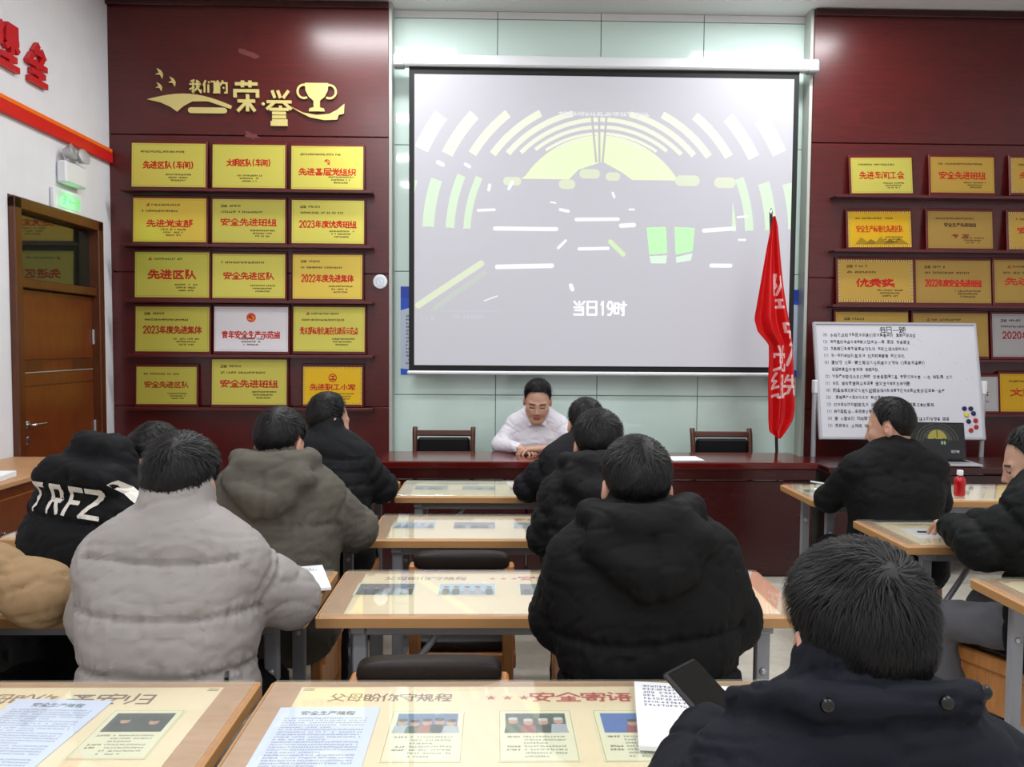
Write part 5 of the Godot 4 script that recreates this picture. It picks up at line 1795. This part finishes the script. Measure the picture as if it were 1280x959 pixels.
func small_things() -> void:
	var y := 0.7462
	var cards := []
	for k in 4:
		cards.append(card_print(k))
	var page := paper_print(3)
	var G := "photo cards under the desk glass"
	# nearest row
	flat_on("photo_card", "photo card of two people under glass of nearest left desk", "card", Vector2(0.15, 0.20), cards[3], Vector3(-0.72, y, -1.56), 0, 0.0006, G)
	flat_on("photo_card", "photo card with blue photo at left edge of nearest left desk", "card", Vector2(0.15, 0.20), cards[0], Vector3(-1.17, y, -1.56), 0, 0.0006, G)
	flat_on("printed_paper", "printed bluish sheet under glass of nearest left desk", "paper", Vector2(0.21, 0.297), page, Vector3(-0.93, y + 0.0008, -1.56), -3)
	flat_on("printed_paper", "printed bluish sheet at left end of nearest middle desk", "paper", Vector2(0.21, 0.297), page, Vector3(-0.345, y + 0.0008, -1.52), 0)
	flat_on("photo_card", "photo card of a group in white beside the bluish sheet, nearest middle desk", "card", Vector2(0.155, 0.21), cards[0], Vector3(-0.135, y, -1.55), 0, 0.0006, G)
	flat_on("photo_card", "photo card of several heads in the middle of nearest desk", "card", Vector2(0.155, 0.21), cards[1], Vector3(0.087, y, -1.55), 0, 0.0006, G)
	flat_on("photo_card", "photo card with bright blue photo beside the navy coat", "card", Vector2(0.155, 0.21), cards[2], Vector3(0.285, y, -1.55), 0, 0.0006, G)
	# farther rows
	var places := {1: "second", 2: "third", 3: "front"}
	for r in [1, 2, 3]:
		for k in 4:
			var x: float = [-0.34, -0.085, 0.17, 0.55][k]
			flat_on("photo_card", "photo card under glass of the %s middle desk, number %s from its left end" % [places[r], ["one", "two", "three", "four"][k]], "card", Vector2(0.19, 0.13), picture_strip((r + k) % 4), Vector3(x, y, ROW[r] + 0.20), 0, 0.0006, G)
		for k in 2:
			flat_on("photo_card", "photo card under glass of the %s left desk, %s half" % [places[r], ["left", "right"][k]], "card", Vector2(0.19, 0.13), picture_strip((r + k + 1) % 4), Vector3([-1.35, -0.72][k], y, ROW[r] + 0.20), 0, 0.0006, G)
	for q in [[1.84, -3.25, "under glass of the second right desk below the dark pen"], [1.90, -2.35, "under glass of the third right desk"], [1.75, -4.17, "under glass of the front right desk"]]:
		flat_on("photo_card", "pale photo card %s" % q[2], "card", Vector2(0.24, 0.18), cards[1 if q[1] > -3 else 3] if q[1] > -3.0 or q[1] < -4.0 else M.paper, Vector3(q[0], y, q[1]), 0, 0.0006, G)
	# things lying on the glass
	var top := 0.7535
	var notes := note_print()
	notebook("open white notebook at the grey jacket's right elbow", Vector3(-0.64, top, -2.55), 18, Vector2(0.20, 0.26), notes)
	notebook("stack of white printed pages beside the black phone, nearest desk", Vector3(0.40, top, -1.60), -8, Vector2(0.21, 0.29), notes)
	notebook("white paper under the tan jacket's arm on second left desk", Vector3(-1.16, top, -2.42), 10, Vector2(0.20, 0.14), notes)
	notebook("open notebook under the suited person's left arm", Vector3(1.78, top, -4.06), -6, Vector2(0.19, 0.26), notes)
	notebook("white papers on front right desk beside the red bottle", Vector3(2.17, top, -4.15), 10, Vector2(0.24, 0.20), notes)
	notebook("small paper slip on the third right desk", Vector3(2.55, top, -2.38), 5, Vector2(0.15, 0.20), notes)
	single("paper_sheet", "white sheet lying on the speaker table by the right chair", "paper", sheet(0.21, 0.20, 0.002), M.paper, Vector3(1.27, 0.7625, -5.30), Vector3(-90, 4, 0))
	pen("black pen lying on the card of the second right desk", Vector3(1.83, 0.7575, -3.22), 80, M.black_plastic, 0.17)
	pen("white pen in the suited person's left hand", Vector3(1.64, 0.835, -3.93), 35, M.white_plastic, 0.14)
	# bottle
	var b := thing("drink_bottle", "red drink bottle with white cap on the front right desk", "bottle", Vector3(2.40, 0.7535, -4.05))
	b.scale = Vector3.ONE * 0.82
	var rm := mat(Color(0.62, 0.02, 0.06), 0.2)
	part(b, "bottle_body", lathe([[0.0, 0.0], [0.029, 0.0], [0.033, 0.006], [0.033, 0.06], [0.036, 0.085], [0.030, 0.11], [0.014, 0.125], [0.014, 0.13], [0, 0.13]], 20), rm)
	part(b, "cap", lathe([[0.0, 0.13], [0.018, 0.13], [0.019, 0.135], [0.019, 0.158], [0.016, 0.162], [0, 0.162]], 20), M.white_plastic)
	var cp := thing("paper_cup", "red and white cup on the dark side table by the right edge", "cup", Vector3(3.50, 0.735, -5.25))
	part(cp, "cup_body", lathe([[0.0, 0.0], [0.026, 0.0], [0.036, 0.06], [0, 0.06]], 18), rm)
	part(cp, "lid", lathe([[0.0, 0.06], [0.038, 0.06], [0.038, 0.068], [0.030, 0.09], [0, 0.092]], 18), M.white_plastic)
	# phone in the near person's hand
	var ph := thing("mobile_phone", "black phone in a flip case held by the nearest person", "phone", Vector3(0.335, 0.972, -1.185), 0.5)
	ph.rotation_degrees = Vector3(-58, 32, 8)
	part(ph, "case", box(Vector3(0.078, 0.155, 0.011), 0.004), M.black_plastic)
	part(ph, "screen_glass", box(Vector3(0.070, 0.145, 0.002), 0.0008), mat(Color(0.012, 0.012, 0.014), 0.08), Vector3(0, 0, 0.0062))
	whiteboard()
	laptop()
	flag()

func picture_strip(kind: int) -> StandardMaterial3D:
	var key := "strip%d" % kind
	if not M.has(key):
		var rg := RandomNumberGenerator.new()
		rg.seed = 300 + kind
		var im := blank(190, 130, Color(0.86, 0.84, 0.72))
		im.fill_rect(Rect2i(8, 8, 174, 114), [Color(0.52, 0.60, 0.62), Color(0.30, 0.34, 0.40), Color(0.62, 0.72, 0.80), Color(0.36, 0.44, 0.46)][kind])
		im.fill_rect(Rect2i(8, 84, 174, 38), [Color(0.40, 0.42, 0.36), Color(0.22, 0.22, 0.26), Color(0.52, 0.56, 0.60), Color(0.28, 0.30, 0.28)][kind])
		for k in 5:
			var x := 26.0 + k * 34 + rg.randf() * 8
			dab(im, Vector2(x, 70), Vector2(x, 112), 11, [Color(0.08, 0.08, 0.1), Color(0.6, 0.62, 0.66), Color(0.16, 0.2, 0.3)][rg.randi() % 3])
			dab(im, Vector2(x, 46), Vector2(x, 50), 8, Color(0.66, 0.50, 0.42))
			dab(im, Vector2(x - 3, 40), Vector2(x + 3, 40), 6, Color(0.08, 0.07, 0.07))
		M[key] = picture(im, 0.5)
	return M[key]

func notebook(label: String, at: Vector3, turn: float, size: Vector2, m: Material) -> void:
	var t := thing("notebook", label, "notebook", at, deg_to_rad(turn), "papers on the desks")
	part(t, "pages", box(Vector3(size.x, 0.010, size.y), 0.001), M.paper, Vector3(0, 0.005, 0))
	part(t, "top_page", sheet(size.x - 0.002, size.y - 0.002, 0.0006), m, Vector3(0, 0.0105, 0), Vector3(-90, 0, 0))

func pen(label: String, at: Vector3, turn: float, m: Material, ln: float) -> void:
	var t := thing("pen", label, "pen", at, deg_to_rad(turn))
	part(t, "barrel", tube([Vector3(0, 0, -ln / 2), Vector3(0, 0, ln * 0.1), Vector3(0, 0, ln / 2)], 0.0042, 10), m)
	part(t, "clip", box(Vector3(0.002, 0.002, 0.04), 0.0005), M.light_metal, Vector3(0, 0.005, ln * 0.3))

func whiteboard() -> void:
	var W := 1200
	var H := 850
	var im := blank(W, H, Color(0.80, 0.80, 0.83))
	var rg := RandomNumberGenerator.new()
	rg.seed = 77
	for k in 26:                              # wiped-out writing
		var p := Vector2(rg.randf_range(650, 1150), rg.randf_range(60, 500))
		dab(im, p, p + Vector2(rg.randf_range(-30, 30), rg.randf_range(-15, 15)), rg.randf_range(2, 7), Color(0.72, 0.71, 0.74, 0.3))
	var pen_c := Color(0.16, 0.17, 0.20)
	write_line(im, "每日一题", Rect2(480, 16, 200, 44), 2.6, pen_c)
	var keys := INK.keys()
	var lens := [24, 22, 22, 20, 25, 13, 31, 21, 32, 17, 27, 13, 30, 12]
	for r in 14:
		var yy := 66.0 + r * 53.0
		var x := 50.0
		if r != 5:
			ink(im, "(", Vector2(x, yy), Vector2(10, 24), 1.3, pen_c)
			ink(im, keys[keys.size() - 1 - (r % 4)], Vector2(x + 12, yy + 3), Vector2(11, 20), 1.4, pen_c)
			ink(im, ")", Vector2(x + 26, yy), Vector2(10, 24), 1.3, pen_c)
		x += 56
		for k in lens[r]:
			if rg.randf() < 0.10:
				x += 16
			var s := rg.randf_range(20, 28)
			ink(im, keys[rg.randi() % (keys.size() - 8)], Vector2(x, yy + rg.randf_range(-3, 3)), Vector2(s * 0.8, s), rg.randf_range(1.1, 1.9), pen_c)
			x += s + 2
	var t := thing("whiteboard", "leaning whiteboard covered in black handwriting on a grey stand", "whiteboard", Vector3(2.995, 0, -5.86))
	var tilt := -11.5
	var c := Vector3(0, 1.268, -0.02)
	part(t, "writing_surface", sheet(1.20, 0.84, 0.012), picture(im, 0.22), c, Vector3(tilt, 0, 0))
	for s in [-1, 1]:
		part(t, "frame", box(Vector3(0.022, 0.872, 0.026), 0.005), M.light_metal, c + Vector3(s * 0.608, 0, 0), Vector3(tilt, 0, 0))
		part(t, "frame", box(Vector3(1.236, 0.022, 0.026), 0.005), M.light_metal, c + Basis.from_euler(Vector3(deg_to_rad(tilt), 0, 0)) * Vector3(0, s * 0.43, 0), Vector3(tilt, 0, 0))
		part(t, "post", tube([Vector3(s * 0.632, 0.06, 0.0), Vector3(s * 0.632, 1.20, 0.0)], 0.017), M.light_metal)
		part(t, "clamp", box(Vector3(0.03, 0.10, 0.05), 0.006), M.white_plastic, Vector3(s * 0.632, 1.22, 0.0))
		part(t, "foot", box(Vector3(0.04, 0.035, 0.18), 0.008), M.light_metal, Vector3(s * 0.632, 0.045, 0.0))
	part(t, "crossbar", tube([Vector3(-0.632, 0.58, 0), Vector3(0.632, 0.58, 0)], 0.014), M.light_metal)
	# magnets
	var blue := mat(Color(0.03, 0.05, 0.30), 0.3)
	var red := mat(Color(0.66, 0.06, 0.08), 0.3)
	var yel := mat(Color(0.82, 0.76, 0.12), 0.3)
	var b := Basis.from_euler(Vector3(deg_to_rad(tilt), 0, 0))
	var q := [[1211, 511, blue, "dark blue magnet, topmost left of the whiteboard's cluster"], [1219, 511, blue, "dark blue magnet, topmost right of the whiteboard's cluster"], [1213, 519, yel, "yellow magnet on the whiteboard"], [1222, 517, blue, "dark blue magnet right of the yellow one"], [1215, 527, blue, "dark blue magnet below the yellow one"], [1224, 526, red, "red magnet, highest of the three on the whiteboard"], [1217, 538, red, "red magnet, lowest on the whiteboard"], [1224, 534, red, "red magnet between the other two on the whiteboard"]]
	for m in q:
		# position across the board from its place in the cluster
		var u: float = (m[0] - 1131.0) / 204.0
		var w: float = (476.0 - m[1]) / 143.0
		var p := Vector3(2.995, 1.268, -5.88) + b * Vector3(u * 1.21, w * 0.85, 0.007)
		var o := single("board_magnet", m[3], "magnet", lathe([[0, 0.010], [0.014, 0.010], [0.017, 0.007], [0.017, 0], [0, 0]], 16), m[2], p, Vector3.ZERO, "magnets on the whiteboard")
		o.basis = b * Basis.from_euler(Vector3(PI / 2, 0, 0))

func laptop() -> void:
	var t := thing("laptop", "open laptop showing the tunnel video on the dark side table", "laptop", Vector3(3.02, 0.736, -5.26), -0.10)
	part(t, "base", box(Vector3(0.36, 0.016, 0.25), 0.005), M.light_metal, Vector3(0, 0.010, 0.0))
	part(t, "keyboard", box(Vector3(0.31, 0.003, 0.11), 0.001), M.black_plastic, Vector3(0, 0.019, -0.045))
	part(t, "touchpad", box(Vector3(0.11, 0.002, 0.07), 0.0008), M.grey_metal, Vector3(0, 0.0185, 0.07))
	var lid := part(t, "lid", box(Vector3(0.37, 0.255, 0.009), 0.004), M.black_plastic, Vector3(0, 0.14, -0.145), Vector3(-12, 0, 0))
	var im := blank(256, 160, Color(0.010, 0.012, 0.03))
	for q in [[70, 5, 0.28], [62, 4, 0.34], [54, 3, 0.4], [84, 5, 0.25], [100, 6, 0.25]]:
		for k in 40:
			if k % 5 == 4 and q[0] > 60:
				continue
			var a := PI + PI * k / 40.0
			var a2 := a + PI / 40.0
			dab(im, Vector2(128, 84) + Vector2(cos(a), sin(a) * 0.85) * q[0], Vector2(128, 84) + Vector2(cos(a2), sin(a2) * 0.85) * q[0], q[1] * 0.5, Color(q[2], q[2], q[2] * 0.8))
	var dome := PackedVector2Array()
	for k in 21:
		var a := PI + PI * k / 20.0
		dome.append(Vector2(128, 74) + Vector2(cos(a) * 46, sin(a) * 44))
	fill_poly(im, dome, Color(0.62, 0.58, 0.22))
	dab(im, Vector2(128, 34), Vector2(128, 66), 2, Color(0.1, 0.1, 0.06))
	for k in 9:
		dab(im, Vector2(70 + k * 15, 78 + (k % 3) * 4), Vector2(70 + k * 15, 100), 7, Color(0.02, 0.025, 0.05))
	dab(im, Vector2(150, 88), Vector2(150, 96), 5, Color(0.55, 0.66, 0.5))
	dab(im, Vector2(163, 88), Vector2(163, 96), 5, Color(0.55, 0.66, 0.5))
	write_line(im, "当日19时", Rect2(190, 128, 42, 11), 1.0, Color(0.7, 0.72, 0.75))
	var m := mat(Color(0.02, 0.02, 0.02), 0.15)
	m.emission_enabled = true
	m.emission_operator = BaseMaterial3D.EMISSION_OP_MULTIPLY
	m.emission = Color.WHITE
	m.emission_energy_multiplier = 0.8
	m.emission_texture = ImageTexture.create_from_image(im)
	m.texture_repeat = false
	part(lid, "screen", sheet(0.35, 0.228, 0.001), m, Vector3(0, 0.004, 0.0052))

func flag() -> void:
	var t := thing("red_flag", "red flag with white characters hanging folded from a pole", "flag", Vector3(2.09, 0, -5.82))
	part(t, "pole", tube([Vector3(0.02, 0.03, 0.0), Vector3(-0.10, 2.47, 0.01)], 0.011), mat(Color(0.10, 0.09, 0.09), 0.4))
	part(t, "finial", lathe([[0, 0], [0.012, 0.0], [0.014, 0.015], [0.006, 0.04], [0, 0.05]], 12), M.chrome, Vector3(-0.10, 2.47, 0.01))
	part(t, "base", lathe([[0, 0.04], [0.03, 0.04], [0.10, 0.02], [0.13, 0.0], [0, 0]], 24), mat(Color(0.10, 0.09, 0.09), 0.4), Vector3(0.02, 0.0, 0))
	# outline: height, left edge, right edge, number of folds
	var lv := [[2.45, -0.105, -0.090], [2.38, -0.118, -0.068], [2.23, -0.150, -0.045], [2.11, -0.172, -0.028], [1.95, -0.200, -0.005], [1.82, -0.222, 0.018], [1.71, -0.240, 0.038], [1.62, -0.212, 0.052], [1.53, -0.125, 0.060], [1.42, -0.120, 0.066], [1.25, -0.122, 0.078], [1.07, -0.118, 0.086], [0.98, -0.116, 0.075], [0.90, -0.108, 0.030], [0.845, -0.03, -0.015]]
	var v := PackedVector3Array()
	var uv := PackedVector2Array()
	var ix := PackedInt32Array()
	var rows := 64
	var cols := 40
	for j in rows + 1:
		var y := lerpf(2.45, 0.845, j / float(rows))
		var k := 0
		while k < lv.size() - 2 and lv[k + 1][0] > y:
			k += 1
		var u: float = (lv[k][0] - y) / (lv[k][0] - lv[k + 1][0])
		var xl: float = lerpf(lv[k][1], lv[k + 1][1], u)
		var xr: float = lerpf(lv[k][2], lv[k + 1][2], u)
		for i in cols + 1:
			var s := i / float(cols)
			var w := xr - xl
			var fold := sin(s * TAU * 2.3 + 0.9 + y * 0.8) * 0.16 * w + sin(s * TAU * 4.6 + y * 2.0) * 0.05 * w
			v.append(Vector3(lerpf(xl, xr, s), y, 0.075 + fold + 0.02 * sin(y * 4.0 + s * 3.0)))
			uv.append(Vector2(s, j / float(rows)))
	for j in rows:
		for i in cols:
			var a := j * (cols + 1) + i
			ix.append_array(PackedInt32Array([a, a + 1, a + cols + 1, a + 1, a + cols + 2, a + cols + 1]))
	var im := blank(256, 1024, Color(0.80, 0.02, 0.045))
	var wh := Color(0.93, 0.80, 0.80)
	var g := [["队", 150, 268, 80, 90], ["工", 168, 380, 34, 40], ["安", 196, 480, 70, 110], ["党", 70, 596, 96, 110], ["人", 150, 600, 90, 130], ["组", 60, 720, 100, 110], ["先", 160, 730, 90, 90]]
	for q in g:
		if q[0] == "人":
			dab(im, Vector2(226, 590), Vector2(186, 680), 8, wh)
		else:
			ink(im, q[0], Vector2(q[1], q[2]), Vector2(q[3], q[4]), 6.5, wh)
	var m := picture(im, 0.55)
	m.backlight_enabled = true
	m.backlight = Color(0.25, 0.02, 0.02)
	part(t, "flag_cloth", smooth({"v": v, "i": ix, "uv": uv}), m)
